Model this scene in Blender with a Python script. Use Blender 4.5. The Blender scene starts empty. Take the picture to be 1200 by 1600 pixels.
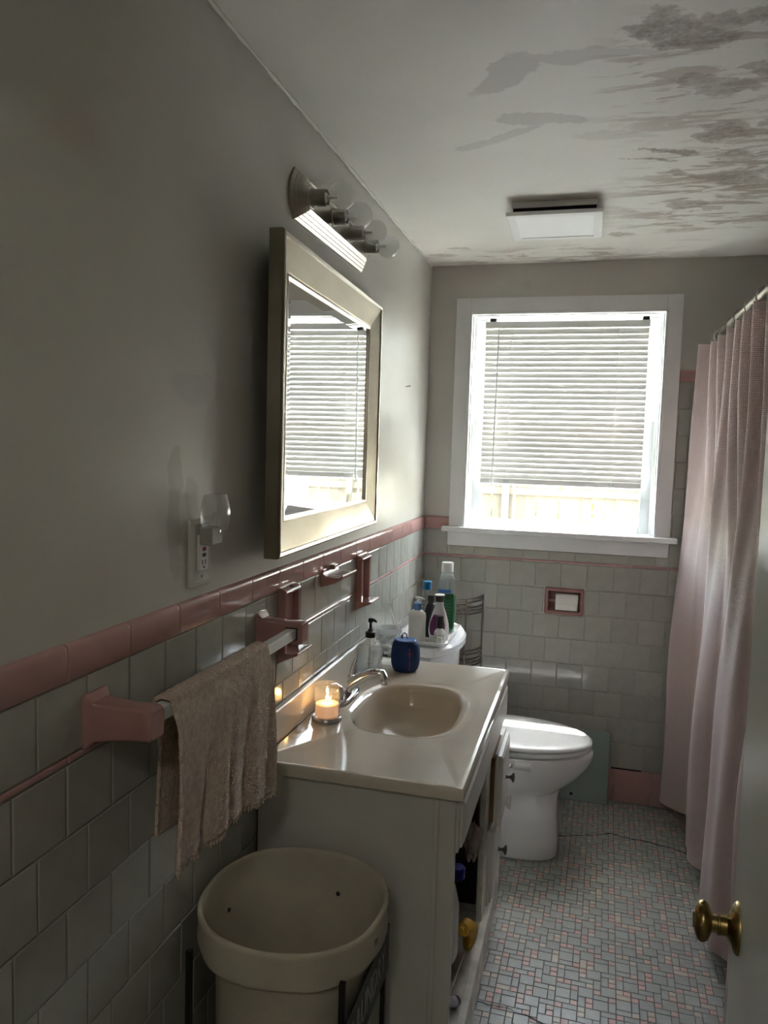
import bpy, bmesh, math, random
from mathutils import Vector, Matrix

random.seed(7)
PI = math.pi
sc = bpy.context.scene
COL = sc.collection

# ------------------------------------------------------------------ camera
CAM = Vector((0.7168, -3.3959, 1.4957))
PITCH, ROLL, YAW = -0.081, 0.0295, 0.260
FPX = 1200.5
fw = Vector((-math.sin(YAW) * math.cos(PITCH), math.cos(YAW) * math.cos(PITCH), math.sin(PITCH)))
rt0 = Vector((math.cos(YAW), math.sin(YAW), 0))
up0 = rt0.cross(fw)
rt = rt0 * math.cos(ROLL) + up0 * math.sin(ROLL)
up = -rt0 * math.sin(ROLL) + up0 * math.cos(ROLL)
cd = bpy.data.cameras.new('camera')
cam = bpy.data.objects.new('camera', cd)
COL.objects.link(cam)
cd.sensor_fit = 'VERTICAL'
cd.sensor_height = 36.0
cd.sensor_width = 27.0
cd.lens = FPX / 1600 * 36
cd.clip_start = 0.02
M = Matrix((rt, up, -fw)).transposed().to_4x4()
M.translation = CAM
cam.matrix_world = M
sc.camera = cam


def pix(p):
    d = Vector(p) - CAM
    z = d.dot(fw)
    return (600 + FPX * d.dot(rt) / z, 800 - FPX * d.dot(up) / z, z)


# ------------------------------------------------------------------ world, sun, exposure
w = bpy.data.worlds.new('sky')
sc.world = w
w.use_nodes = True
wn = w.node_tree.nodes
wl = w.node_tree.links
wn.clear()
sky = wn.new('ShaderNodeTexSky')
sky.sky_type = 'NISHITA'
sky.sun_disc = False
sky.sun_elevation = math.radians(70)
sky.sun_rotation = math.radians(20)
sky.air_density = 1.6
sky.dust_density = 2.5
sky.ozone_density = 1.0
bg = wn.new('ShaderNodeBackground')
bg.inputs['Strength'].default_value = 0.65
wo = wn.new('ShaderNodeOutputWorld')
hsv = wn.new('ShaderNodeHueSaturation')   # hazy, whitish day
hsv.inputs['Saturation'].default_value = 0.45
wl.new(sky.outputs[0], hsv.inputs['Color'])
wl.new(hsv.outputs[0], bg.inputs['Color'])
wl.new(bg.outputs[0], wo.inputs[0])

sd = bpy.data.lights.new('sun', 'SUN')
sd.energy = 10.0
sd.angle = math.radians(1.0)
sd.color = (1.0, 0.955, 0.89)
sun = bpy.data.objects.new('sun', sd)
COL.objects.link(sun)
# a high sun beyond the fence; the steep rays only reach the window sill
sun.rotation_euler = (math.radians(-20), 0, math.radians(-20))
sun.location = (2, 8, 12)

sc.view_settings.view_transform = 'Standard'
sc.view_settings.look = 'None'
sc.view_settings.exposure = 3.3
sc.view_settings.gamma = 1.0
sc.view_settings.use_curve_mapping = False
sc.cycles.max_bounces = 14
sc.cycles.diffuse_bounces = 8
sc.cycles.glossy_bounces = 6
sc.cycles.transmission_bounces = 12
sc.cycles.transparent_max_bounces = 16
sc.cycles.sample_clamp_indirect = 6.0
sc.cycles.use_denoising = True

# ------------------------------------------------------------------ materials
MT = {}


def ramp(nt, fac, stops):
    r = nt.nodes.new('ShaderNodeValToRGB')
    cr = r.color_ramp
    while len(cr.elements) > 1:
        cr.elements.remove(cr.elements[-1])
    cr.elements[0].position = stops[0][0]
    cr.elements[0].color = (*stops[0][1], 1) if len(stops[0][1]) == 3 else stops[0][1]
    for p, c in stops[1:]:
        e = cr.elements.new(p)
        e.color = (*c, 1) if len(c) == 3 else c
    nt.links.new(fac, r.inputs[0])
    return r.outputs[0]


def mat(name, col, rough=0.5, metal=0.0, var=0.0, vscale=8.0, bump=0.0, bscale=60.0, spec=0.5, coat=0.0,
        trans=0.0, ior=1.45, emit=None, estr=0.0, stretch=(1, 1, 1), objvar=0.0, sss=0.0, rvar=0.0):
    m = bpy.data.materials.new(name)
    m.use_nodes = True
    nt = m.node_tree
    b = nt.nodes['Principled BSDF']
    b.inputs['Base Color'].default_value = (*col, 1)
    b.inputs['Roughness'].default_value = rough
    b.inputs['Metallic'].default_value = metal
    b.inputs['Specular IOR Level'].default_value = spec
    b.inputs['Coat Weight'].default_value = coat
    b.inputs['Coat Roughness'].default_value = 0.05
    b.inputs['Transmission Weight'].default_value = trans
    b.inputs['IOR'].default_value = ior
    if emit:
        b.inputs['Emission Color'].default_value = (*emit, 1)
        b.inputs['Emission Strength'].default_value = estr
    tc = nt.nodes.new('ShaderNodeTexCoord')
    mp = nt.nodes.new('ShaderNodeMapping')
    mp.inputs['Scale'].default_value = stretch
    nt.links.new(tc.outputs['Object'], mp.inputs[0])
    src = None
    if var > 0:
        n = nt.nodes.new('ShaderNodeTexNoise')
        n.inputs['Scale'].default_value = vscale
        n.inputs['Detail'].default_value = 5
        nt.links.new(mp.outputs[0], n.inputs['Vector'])
        src = ramp(nt, n.outputs[0], [(0.3, tuple(c * (1 - var) for c in col)), (0.7, tuple(min(1, c * (1 + var)) for c in col))])
    if objvar > 0:
        oi = nt.nodes.new('ShaderNodeObjectInfo')
        hs = nt.nodes.new('ShaderNodeHueSaturation')
        mr = nt.nodes.new('ShaderNodeMapRange')
        mr.inputs['To Min'].default_value = 1 - objvar
        mr.inputs['To Max'].default_value = 1 + objvar
        nt.links.new(oi.outputs['Random'], mr.inputs['Value'])
        nt.links.new(mr.outputs[0], hs.inputs['Value'])
        if src:
            nt.links.new(src, hs.inputs['Color'])
        else:
            hs.inputs['Color'].default_value = (*col, 1)
        src = hs.outputs[0]
    if src:
        nt.links.new(src, b.inputs['Base Color'])
    if rvar > 0:
        n3 = nt.nodes.new('ShaderNodeTexNoise')
        n3.inputs['Scale'].default_value = vscale * 1.7
        nt.links.new(mp.outputs[0], n3.inputs['Vector'])
        mr = nt.nodes.new('ShaderNodeMapRange')
        mr.inputs['From Min'].default_value = 0.3
        mr.inputs['From Max'].default_value = 0.7
        mr.inputs['To Min'].default_value = max(0.02, rough - rvar)
        mr.inputs['To Max'].default_value = rough + rvar
        nt.links.new(n3.outputs[0], mr.inputs['Value'])
        nt.links.new(mr.outputs[0], b.inputs['Roughness'])
    if bump > 0:
        n2 = nt.nodes.new('ShaderNodeTexNoise')
        n2.inputs['Scale'].default_value = bscale
        n2.inputs['Detail'].default_value = 6
        nt.links.new(mp.outputs[0], n2.inputs['Vector'])
        bp = nt.nodes.new('ShaderNodeBump')
        bp.inputs['Strength'].default_value = bump
        bp.inputs['Distance'].default_value = 0.01
        nt.links.new(n2.outputs[0], bp.inputs['Height'])
        nt.links.new(bp.outputs[0], b.inputs['Normal'])
    MT[name] = m
    return m


mat('tile_grey', (0.36, 0.355, 0.32), 0.1, var=0.06, vscale=18, objvar=0.06, spec=0.5, bump=0.05, bscale=9)
mat('tile_pink', (0.46, 0.27, 0.258), 0.12, var=0.06, vscale=20, objvar=0.05, bump=0.05, bscale=9)
mat('ceramic_pink', (0.36, 0.195, 0.18), 0.12, var=0.05, vscale=20)
mat('grout', (0.42, 0.41, 0.37), 0.8, var=0.15, vscale=30)
mat('grout_floor', (0.035, 0.033, 0.03), 0.9, var=0.3, vscale=30)
mat('floor_grey', (0.30, 0.31, 0.30), 0.33, var=0.1, vscale=40, objvar=0.08)
mat('floor_pink', (0.52, 0.35, 0.315), 0.36, var=0.1, vscale=40, objvar=0.12)
mat('floor_beige', (0.46, 0.405, 0.345), 0.36, var=0.1, vscale=40, objvar=0.1)
mat('trim_white', (0.70, 0.71, 0.71), 0.38, var=0.04, vscale=6, bump=0.03, bscale=30)
mat('plastic_white', (0.78, 0.78, 0.77), 0.3)
mat('vent_white', (0.86, 0.87, 0.86), 0.35)
mat('vinyl', (0.44, 0.465, 0.475), 0.4)
mat('porcelain', (0.74, 0.755, 0.78), 0.06, coat=0.3)
mat('seat_plastic', (0.70, 0.715, 0.735), 0.26)
mat('marble', (0.62, 0.565, 0.48), 0.125, var=0.07, vscale=5, coat=0.2, rvar=0.045)
for _n in MT['marble'].node_tree.nodes:          # wet patches are smoother than dry ones
    if _n.type == 'MAP_RANGE':
        _n.inputs['From Min'].default_value = 0.46
        _n.inputs['From Max'].default_value = 0.54
mat('bowl', (0.52, 0.46, 0.375), 0.12, var=0.04, vscale=5, coat=0.3)
mat('cabinet', (0.60, 0.59, 0.545), 0.42, var=0.06, vscale=5, bump=0.05, bscale=40)
mat('cabinet_dirty', (0.58, 0.56, 0.51), 0.45, var=0.32, vscale=14, bump=0.05)
mat('raw_wood', (0.22, 0.12, 0.055), 0.7, var=0.3, vscale=12, stretch=(6, 6, 1))
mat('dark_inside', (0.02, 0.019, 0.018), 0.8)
mat('chrome', (0.78, 0.78, 0.79), 0.08, 1.0)
mat('nickel', (0.40, 0.375, 0.34), 0.3, 1.0, var=0.15, vscale=8)
mat('nickel_bright', (0.42, 0.395, 0.345), 0.34, 1.0, var=0.06, vscale=4, stretch=(1, 1, 12))
mat('frame_face', (0.40, 0.36, 0.285), 0.42, 1.0, var=0.1, vscale=3, stretch=(1, 1, 3), rvar=0.06)
mat('frame_edge', (0.26, 0.235, 0.18), 0.4, 1.0, var=0.2, vscale=6)
mat('frame_bead', (0.80, 0.75, 0.66), 0.22, 1.0)
mat('mirror', (0.93, 0.95, 0.94), 0.0, 1.0)
mat('brass', (0.30, 0.215, 0.085), 0.3, 1.0, var=0.3, vscale=18, rvar=0.1)
mat('black_metal', (0.012, 0.012, 0.012), 0.45)
mat('black_plastic', (0.012, 0.012, 0.013), 0.3)
mat('dark_gap', (0.01, 0.01, 0.01), 0.9)
mat('knob_metal', (0.12, 0.115, 0.11), 0.3, 1.0)
mat('canvas', (0.52, 0.48, 0.39), 0.9, var=0.08, vscale=10, bump=0.25, bscale=420)
mat('towel', (0.66, 0.53, 0.45), 1.0, var=0.16, vscale=90, bump=0.8, bscale=320)
mat('towel_back', (0.16, 0.08, 0.06), 1.0, var=0.2, vscale=90, bump=0.8, bscale=320)
mat('letter_grey', (0.30, 0.30, 0.29), 0.6)
mat('door_paint', (0.50, 0.505, 0.47), 0.36, var=0.05, vscale=3, bump=0.04, bscale=12)
mat('speaker_blue', (0.005, 0.026, 0.11), 0.75, var=0.2, vscale=200, bump=0.3, bscale=500)
mat('speaker_top', (0.035, 0.12, 0.34), 0.5)
mat('red', (0.25, 0.02, 0.035), 0.6)
mat('navy', (0.01, 0.012, 0.06), 0.7)
mat('wax', (0.85, 0.66, 0.5), 0.5, emit=(1.0, 0.5, 0.25), estr=0.05)  # slight emission stands in for flame light glowing through the wax
mat('flame', (1, 0.7, 0.3), 0.5, emit=(1.0, 0.55, 0.18), estr=22.0)
mat('steel', (0.5, 0.5, 0.49), 0.22, 1.0)
mat('paper', (0.72, 0.71, 0.68), 0.9, bump=0.2, bscale=150)
mat('cotton', (0.75, 0.74, 0.73), 0.95, bump=0.6, bscale=60)
mat('cap_white', (0.78, 0.78, 0.77), 0.35)
mat('cap_blue', (0.02, 0.22, 0.5), 0.3)
mat('collar_blue', (0.09, 0.18, 0.37), 0.4)
mat('bottle_white', (0.62, 0.61, 0.57), 0.35)
mat('bottle_bright', (0.68, 0.68, 0.68), 0.25)
mat('purple', (0.17, 0.025, 0.13), 0.4)
mat('label_green', (0.01, 0.10, 0.03), 0.4)
mat('label_lines', (0.02, 0.2, 0.08), 0.5)
mat('label_dark', (0.05, 0.05, 0.045), 0.6)
mat('label_pattern', (0.5, 0.49, 0.45), 0.5, var=0.75, vscale=160)
mat('label_blue', (0.03, 0.10, 0.36), 0.4)
mat('green_liquid', (0.02, 0.26, 0.10), 0.12, trans=0.25)
mat('scale_glass', (0.30, 0.37, 0.355), 0.15, coat=0.4)
mat('wire', (0.24, 0.21, 0.185), 0.4, 0.7)
mat('yellow', (0.55, 0.30, 0.015), 0.5)
mat('blue_cap', (0.01, 0.012, 0.22), 0.35)
mat('cloth_beige', (0.34, 0.28, 0.235), 0.95, var=0.25, vscale=30)
mat('grey_paper', (0.42, 0.41, 0.46), 0.7, var=0.3, vscale=60)
mat('plastic_bag', (0.6, 0.6, 0.6), 0.35)
mat('fence_wood', (0.075, 0.063, 0.046), 0.85, var=0.18, vscale=3, objvar=0.12, stretch=(8, 8, 1))
mat('grass', (0.25, 0.24, 0.18), 0.95, var=0.3, vscale=3)
mat('leaf', (0.20, 0.27, 0.07), 0.7, var=0.25, vscale=6)
mat('red_button', (0.3, 0.03, 0.04), 0.4)
mat('socket_white', (0.62, 0.62, 0.58), 0.4)
mat('nightlight_grey', (0.34, 0.33, 0.30), 0.4)
mat('bounce_pale', (0.6, 0.6, 0.58), 0.7)
mat('wall_paint', (0.62, 0.61, 0.55), 0.5)
mat('hall_floor', (0.2, 0.14, 0.09), 0.4, var=0.2)
mat('fill_glow', (0.9, 0.9, 0.85), 0.5, emit=(1.0, 0.95, 0.86), estr=2.3)  # glow of the added fill light in the hallway
mat('gel', (0.82, 0.84, 0.84), 0.1, trans=0.8, ior=1.15, bump=0.9, bscale=130)


def math2(nt, op, a, b):
    m = nt.nodes.new('ShaderNodeMath')
    m.operation = op
    for i, v in ((0, a), (1, b)):
        if isinstance(v, (int, float)):
            m.inputs[i].default_value = v
        else:
            nt.links.new(v, m.inputs[i])
    return m.outputs[0]


def glassy(name, tint=(0.97, 0.98, 0.98), rough=0.0, refl=1.0, ior=1.5, dens=0.0, densc=(0.8, 0.8, 0.8)):
    """thin clear glass or plastic: straight-through light plus a Fresnel reflection"""
    m = bpy.data.materials.new(name)
    m.use_nodes = True
    nt = m.node_tree
    nt.nodes.clear()
    o = nt.nodes.new('ShaderNodeOutputMaterial')
    t = nt.nodes.new('ShaderNodeBsdfTransparent')
    t.inputs[0].default_value = (*tint, 1)
    g = nt.nodes.new('ShaderNodeBsdfGlossy')
    g.inputs['Roughness'].default_value = rough
    lw = nt.nodes.new('ShaderNodeLayerWeight')
    lw.inputs['Blend'].default_value = 0.5
    f0 = ((ior - 1) / (ior + 1)) ** 2
    mx = nt.nodes.new('ShaderNodeMixShader')
    pw = math2(nt, 'POWER', lw.outputs['Facing'], 5.0)
    nt.links.new(math2(nt, 'ADD', math2(nt, 'MULTIPLY', pw, 1 - f0), f0), mx.inputs[0])
    last = t.outputs[0]
    if dens > 0:
        d = nt.nodes.new('ShaderNodeBsdfDiffuse')
        d.inputs[0].default_value = (*densc, 1)
        m2 = nt.nodes.new('ShaderNodeMixShader')
        m2.inputs[0].default_value = dens
        nt.links.new(t.outputs[0], m2.inputs[1])
        nt.links.new(d.outputs[0], m2.inputs[2])
        last = m2.outputs[0]
    nt.links.new(last, mx.inputs[1])
    nt.links.new(g.outputs[0], mx.inputs[2])
    nt.links.new(mx.outputs[0], o.inputs[0])
    MT[name] = m


glassy('pane', (0.95, 0.97, 0.96))
glassy('clear_glass', (0.97, 0.98, 0.98), ior=1.45, dens=0.05)
glassy('clear_plastic', (0.95, 0.97, 0.97), rough=0.08, dens=0.12)
glassy('bulb_glass', (0.94, 0.945, 0.94), rough=0.03, dens=0.13, densc=(0.8, 0.8, 0.76))
glassy('night_lens', (0.94, 0.95, 0.94), rough=0.1, dens=0.16)
glassy('frost', (0.9, 0.92, 0.93), rough=0.2, dens=0.35)


def translucent(name, col, tr, rough=0.4):
    m = bpy.data.materials.new(name)
    m.use_nodes = True
    nt = m.node_tree
    b = nt.nodes['Principled BSDF']
    o = nt.nodes['Material Output']
    b.inputs['Base Color'].default_value = (*col, 1)
    b.inputs['Roughness'].default_value = rough
    t = nt.nodes.new('ShaderNodeBsdfTranslucent')
    t.inputs[0].default_value = (*col, 1)
    mx = nt.nodes.new('ShaderNodeMixShader')
    mx.inputs[0].default_value = tr
    nt.links.new(b.outputs[0], mx.inputs[1])
    nt.links.new(t.outputs[0], mx.inputs[2])
    nt.links.new(mx.outputs[0], o.inputs[0])
    MT[name] = m
    return m, nt, b, t


translucent('slat', (0.76, 0.75, 0.715), 0.011)


def curtain_mat():
    m, nt, b, t = translucent('curtain', (0.63, 0.47, 0.455), 0.22, 0.4)
    b.inputs['Sheen Weight'].default_value = 0.5
    b.inputs['Specular IOR Level'].default_value = 0.6
    tc = nt.nodes.new('ShaderNodeTexCoord')
    mp = nt.nodes.new('ShaderNodeMapping')
    nt.links.new(tc.outputs['UV'], mp.inputs[0])
    w1 = nt.nodes.new('ShaderNodeTexWave')
    w1.wave_type = 'BANDS'
    w1.bands_direction = 'Y'
    w1.inputs['Scale'].default_value = 60
    w1.inputs['Distortion'].default_value = 0.0
    w2 = nt.nodes.new('ShaderNodeTexWave')
    w2.bands_direction = 'X'
    w2.inputs['Scale'].default_value = 60
    for q in (w1, w2):
        nt.links.new(mp.outputs[0], q.inputs['Vector'])
    mm = nt.nodes.new('ShaderNodeMath')
    mm.operation = 'MAXIMUM'
    nt.links.new(w1.outputs['Fac'], mm.inputs[0])
    nt.links.new(w2.outputs['Fac'], mm.inputs[1])
    bp = nt.nodes.new('ShaderNodeBump')
    bp.inputs['Strength'].default_value = 0.55
    bp.inputs['Distance'].default_value = 0.004
    nt.links.new(mm.outputs[0], bp.inputs['Height'])
    nt.links.new(bp.outputs[0], b.inputs['Normal'])


curtain_mat()


def blob_mask(nt, co, blobs, warp, wscale, soft=0.35):
    """union of warped ellipses (cx, cy, rx, ry, rot) in two chosen axes of co"""
    nz = nt.nodes.new('ShaderNodeTexNoise')
    nz.inputs['Scale'].default_value = wscale
    nz.inputs['Detail'].default_value = 6
    nz.inputs['Roughness'].default_value = 0.62
    nt.links.new(co, nz.inputs['Vector'])
    sub = nt.nodes.new('ShaderNodeVectorMath')
    sub.operation = 'SUBTRACT'
    sub.inputs[1].default_value = (0.5, 0.5, 0.5)
    nt.links.new(nz.outputs['Color'], sub.inputs[0])
    scl = nt.nodes.new('ShaderNodeVectorMath')
    scl.operation = 'SCALE'
    scl.inputs['Scale'].default_value = warp
    nt.links.new(sub.outputs[0], scl.inputs[0])
    add = nt.nodes.new('ShaderNodeVectorMath')
    nt.links.new(co, add.inputs[0])
    nt.links.new(scl.outputs[0], add.inputs[1])
    last = None
    for cx, cy, rx, ry, ro, amt in blobs:
        mp = nt.nodes.new('ShaderNodeMapping')
        mp.vector_type = 'TEXTURE'
        mp.inputs['Location'].default_value = (cx, cy, 0)
        mp.inputs['Rotation'].default_value = (0, 0, ro)
        mp.inputs['Scale'].default_value = (rx, ry, 1)
        nt.links.new(add.outputs[0], mp.inputs[0])
        ml = nt.nodes.new('ShaderNodeVectorMath')
        ml.operation = 'MULTIPLY'
        ml.inputs[1].default_value = (1, 1, 0)
        nt.links.new(mp.outputs[0], ml.inputs[0])
        ln = nt.nodes.new('ShaderNodeVectorMath')
        ln.operation = 'LENGTH'
        nt.links.new(ml.outputs[0], ln.inputs[0])
        mr = nt.nodes.new('ShaderNodeMapRange')
        mr.interpolation_type = 'SMOOTHSTEP'
        mr.inputs['From Min'].default_value = 1.0
        mr.inputs['From Max'].default_value = 1.0 - soft
        mr.inputs['To Min'].default_value = 0
        mr.inputs['To Max'].default_value = amt
        nt.links.new(ln.outputs['Value'], mr.inputs['Value'])
        if last is None:
            last = mr.outputs[0]
        else:
            mx = nt.nodes.new('ShaderNodeMath')
            mx.operation = 'MAXIMUM'
            nt.links.new(last, mx.inputs[0])
            nt.links.new(mr.outputs[0], mx.inputs[1])
            last = mx.outputs[0]
    return last


def mixcol(nt, fac, a, b):
    m = nt.nodes.new('ShaderNodeMix')
    m.data_type = 'RGBA'
    nt.links.new(fac, m.inputs[0])
    for i, v in ((6, a), (7, b)):
        if isinstance(v, tuple):
            m.inputs[i].default_value = (*v, 1)
        else:
            nt.links.new(v, m.inputs[i])
    return m.outputs[2]


def ceiling_mat():
    m = bpy.data.materials.new('ceiling_paint')
    m.use_nodes = True
    nt = m.node_tree
    b = nt.nodes['Principled BSDF']
    b.inputs['Roughness'].default_value = 0.6
    tc = nt.nodes.new('ShaderNodeTexCoord')
    co = tc.outputs['Object']
    base = (0.73, 0.715, 0.665)
    # broad brownish water stains
    br = blob_mask(nt, co, [
        (0.83, -1.79, 0.17, 0.085, 0.25, 0.95), (0.95, -1.82, 0.14, 0.06, 0.3, 0.6),
        (0.90, -1.53, 0.16, 0.055, 0.35, 0.8), (1.04, -1.58, 0.14, 0.07, 0.35, 0.75),
        (1.03, -1.28, 0.15, 0.085, 0.1, 0.85), (1.18, -1.34, 0.13, 0.10, 0.1, 0.8),
        (0.89, -1.17, 0.10, 0.028, 0.5, 0.95), (0.83, -1.10, 0.10, 0.02, 0.3, 0.8),
        (1.09, -0.93, 0.14, 0.07, 0.3, 0.9), (1.24, -0.98, 0.14, 0.11, 0.2, 0.85),
        (1.00, -0.66, 0.15, 0.06, 0.3, 0.75), (1.16, -0.76, 0.14, 0.05, 0.3, 0.6),
        (1.30, -0.55, 0.16, 0.12, 0.1, 0.5),
        (0.12, -0.24, 0.13, 0.09, 0.0, 0.42), (0.40, -0.14, 0.20, 0.05, 0.0, 0.35), (0.80, -0.40, 0.13, 0.05, 0.1, 0.5),
        (0.75, -0.12, 0.40, 0.05, 0.0, 0.35), (1.10, -1.10, 0.20, 0.05, 0.2, 0.6), (0.95, -0.95, 0.12, 0.03, 0.3, 0.7)], 0.34, 4.2, 0.7)
    # fine speckle of mould inside the stains
    sp = nt.nodes.new('ShaderNodeTexNoise')
    sp.inputs['Scale'].default_value = 46
    sp.inputs['Detail'].default_value = 8
    sp.inputs['Roughness'].default_value = 0.72
    nt.links.new(co, sp.inputs['Vector'])
    spr = ramp(nt, sp.outputs[0], [(0.36, (0.45, 0.45, 0.45)), (0.62, (0.9, 0.9, 0.9))])
    mid = nt.nodes.new('ShaderNodeTexNoise')
    mid.inputs['Scale'].default_value = 11
    mid.inputs['Detail'].default_value = 9
    mid.inputs['Roughness'].default_value = 0.7
    mpm = nt.nodes.new('ShaderNodeMapping')
    mpm.inputs['Scale'].default_value = (0.6, 1.5, 1)
    nt.links.new(co, mpm.inputs[0])
    nt.links.new(mpm.outputs[0], mid.inputs['Vector'])
    rag_ = math2(nt, 'ADD', br, math2(nt, 'MULTIPLY', math2(nt, 'SUBTRACT', mid.outputs[0], 0.5), 1.9))
    ragr = ramp(nt, rag_, [(0.34, (0, 0, 0)), (0.46, (0.6, 0.6, 0.6)), (0.9, (1, 1, 1))])
    gate = math2(nt, 'MINIMUM', math2(nt, 'MULTIPLY', br, 3.0), 1.0)
    fac = math2(nt, 'MULTIPLY', math2(nt, 'MULTIPLY', ragr, gate), spr)
    # streaks of peeling paint, long across the room
    mp = nt.nodes.new('ShaderNodeMapping')
    mp.inputs['Scale'].default_value = (3.2, 13.0, 1)
    mp.inputs['Rotation'].default_value = (0, 0, 0.12)
    nt.links.new(co, mp.inputs[0])
    st = nt.nodes.new('ShaderNodeTexNoise')
    st.inputs['Scale'].default_value = 1.5
    st.inputs['Detail'].default_value = 9
    st.inputs['Roughness'].default_value = 0.66
    st.inputs['Distortion'].default_value = 0.6
    nt.links.new(mp.outputs[0], st.inputs['Vector'])
    area = blob_mask(nt, co, [(1.08, -0.80, 0.42, 0.70, 0.2, 1.0), (0.50, -0.10, 0.7, 0.22, 0.0, 0.75),
                              (0.95, -1.60, 0.36, 0.5, 0.2, 0.75)], 0.15, 3, 0.6)
    stm = ramp(nt, st.outputs[0], [(0.50, (0, 0, 0)), (0.56, (1, 1, 1))])
    stf = math2(nt, 'MULTIPLY', stm, math2(nt, 'MULTIPLY', area, 0.85))
    # smooth grey repair patches
    pt = blob_mask(nt, co, [(0.50, -1.66, 0.13, 0.045, -0.7, 0.55), (0.56, -1.43, 0.12, 0.04, 0.3, 0.55), (0.45, -1.34, 0.14, 0.03, -0.4, 0.45),
                            (0.68, -1.72, 0.16, 0.03, 0.1, 0.45), (0.72, -1.30, 0.10, 0.03, 0.1, 0.3)], 0.16, 6, 0.16)
    big = nt.nodes.new('ShaderNodeTexNoise')
    big.inputs['Scale'].default_value = 2.2
    big.inputs['Detail'].default_value = 4
    nt.links.new(co, big.inputs['Vector'])
    bc = ramp(nt, big.outputs[0], [(0.3, tuple(c * 0.93 for c in base)), (0.7, tuple(c * 1.05 for c in base))])
    c1 = mixcol(nt, pt, bc, (0.44, 0.43, 0.395))
    c2 = mixcol(nt, stf, c1, (0.36, 0.295, 0.235))
    tone = ramp(nt, big.outputs[0], [(0.4, (0.27, 0.235, 0.195)), (0.6, (0.20, 0.145, 0.10))])
    c3 = mixcol(nt, fac, c2, tone)
    nt.links.new(c3, b.inputs['Base Color'])
    h = math2(nt, 'ADD', math2(nt, 'MULTIPLY', stf, -1.0), math2(nt, 'MULTIPLY', sp.outputs[0], 0.35))
    bp = nt.nodes.new('ShaderNodeBump')
    bp.inputs['Strength'].default_value = 0.35
    bp.inputs['Distance'].default_value = 0.008
    nt.links.new(h, bp.inputs['Height'])
    nt.links.new(bp.outputs[0], b.inputs['Normal'])
    MT['ceiling_paint'] = m


def wall_mat(name, base, blobs_dark, blobs_pink, axes):
    """painted plaster; axes picks which object axes lie in the wall"""
    m = bpy.data.materials.new(name)
    m.use_nodes = True
    nt = m.node_tree
    b = nt.nodes['Principled BSDF']
    b.inputs['Roughness'].default_value = 0.36
    tc = nt.nodes.new('ShaderNodeTexCoord')
    sx = nt.nodes.new('ShaderNodeSeparateXYZ')
    cx = nt.nodes.new('ShaderNodeCombineXYZ')
    nt.links.new(tc.outputs['Object'], sx.inputs[0])
    for i, a in enumerate(axes):
        nt.links.new(sx.outputs[a], cx.inputs[i])
    co = cx.outputs[0]
    n = nt.nodes.new('ShaderNodeTexNoise')
    n.inputs['Scale'].default_value = 2.6
    n.inputs['Detail'].default_value = 6
    nt.links.new(co, n.inputs['Vector'])
    c = ramp(nt, n.outputs[0], [(0.3, tuple(k * 0.93 for k in base)), (0.7, tuple(k * 1.04 for k in base))])
    if blobs_dark:
        f = blob_mask(nt, co, blobs_dark, 0.09, 7, 0.25)
        c = mixcol(nt, f, c, tuple(k * 0.74 for k in base))
    if blobs_pink:
        f = blob_mask(nt, co, blobs_pink, 0.15, 4, 0.9)
        c = mixcol(nt, f, c, (base[0] * 0.93, base[1] * 0.76, base[2] * 0.72))
    nt.links.new(c, b.inputs['Base Color'])
    n2 = nt.nodes.new('ShaderNodeTexNoise')
    n2.inputs['Scale'].default_value = 5
    n2.inputs['Detail'].default_value = 9
    n2.inputs['Roughness'].default_value = 0.6
    nt.links.new(co, n2.inputs['Vector'])
    bp = nt.nodes.new('ShaderNodeBump')
    bp.inputs['Strength'].default_value = 0.16
    bp.inputs['Distance'].default_value = 0.02
    nt.links.new(n2.outputs[0], bp.inputs['Height'])
    nt.links.new(bp.outputs[0], b.inputs['Normal'])
    MT[name] = m


ceiling_mat()
WALLC = (0.555, 0.54, 0.495)
wall_mat('wall_left_paint', WALLC,
         [(-2.16, 1.44, 0.035, 0.05, 0, 0.8), (-2.10, 1.39, 0.03, 0.05, 0, 0.75), (-2.17, 1.34, 0.03, 0.10, 0.1, 0.7),
          (-2.08, 1.60, 0.11, 0.035, 0, 0.3), (-2.03, 1.50, 0.02, 0.14, 0, 0.3)],
         [(-2.42, 1.93, 0.10, 0.08, 0.2, 0.55)], (1, 2))
wall_mat('wall_back_paint', (0.545, 0.53, 0.49), [(0.42, 2.22, 0.02, 0.02, 0, 0.3)], [(0.2, 2.25, 0.2, 0.05, 0, 0.3)], (0, 2))

# ------------------------------------------------------------------ mesh helpers
ORG = {}


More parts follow.
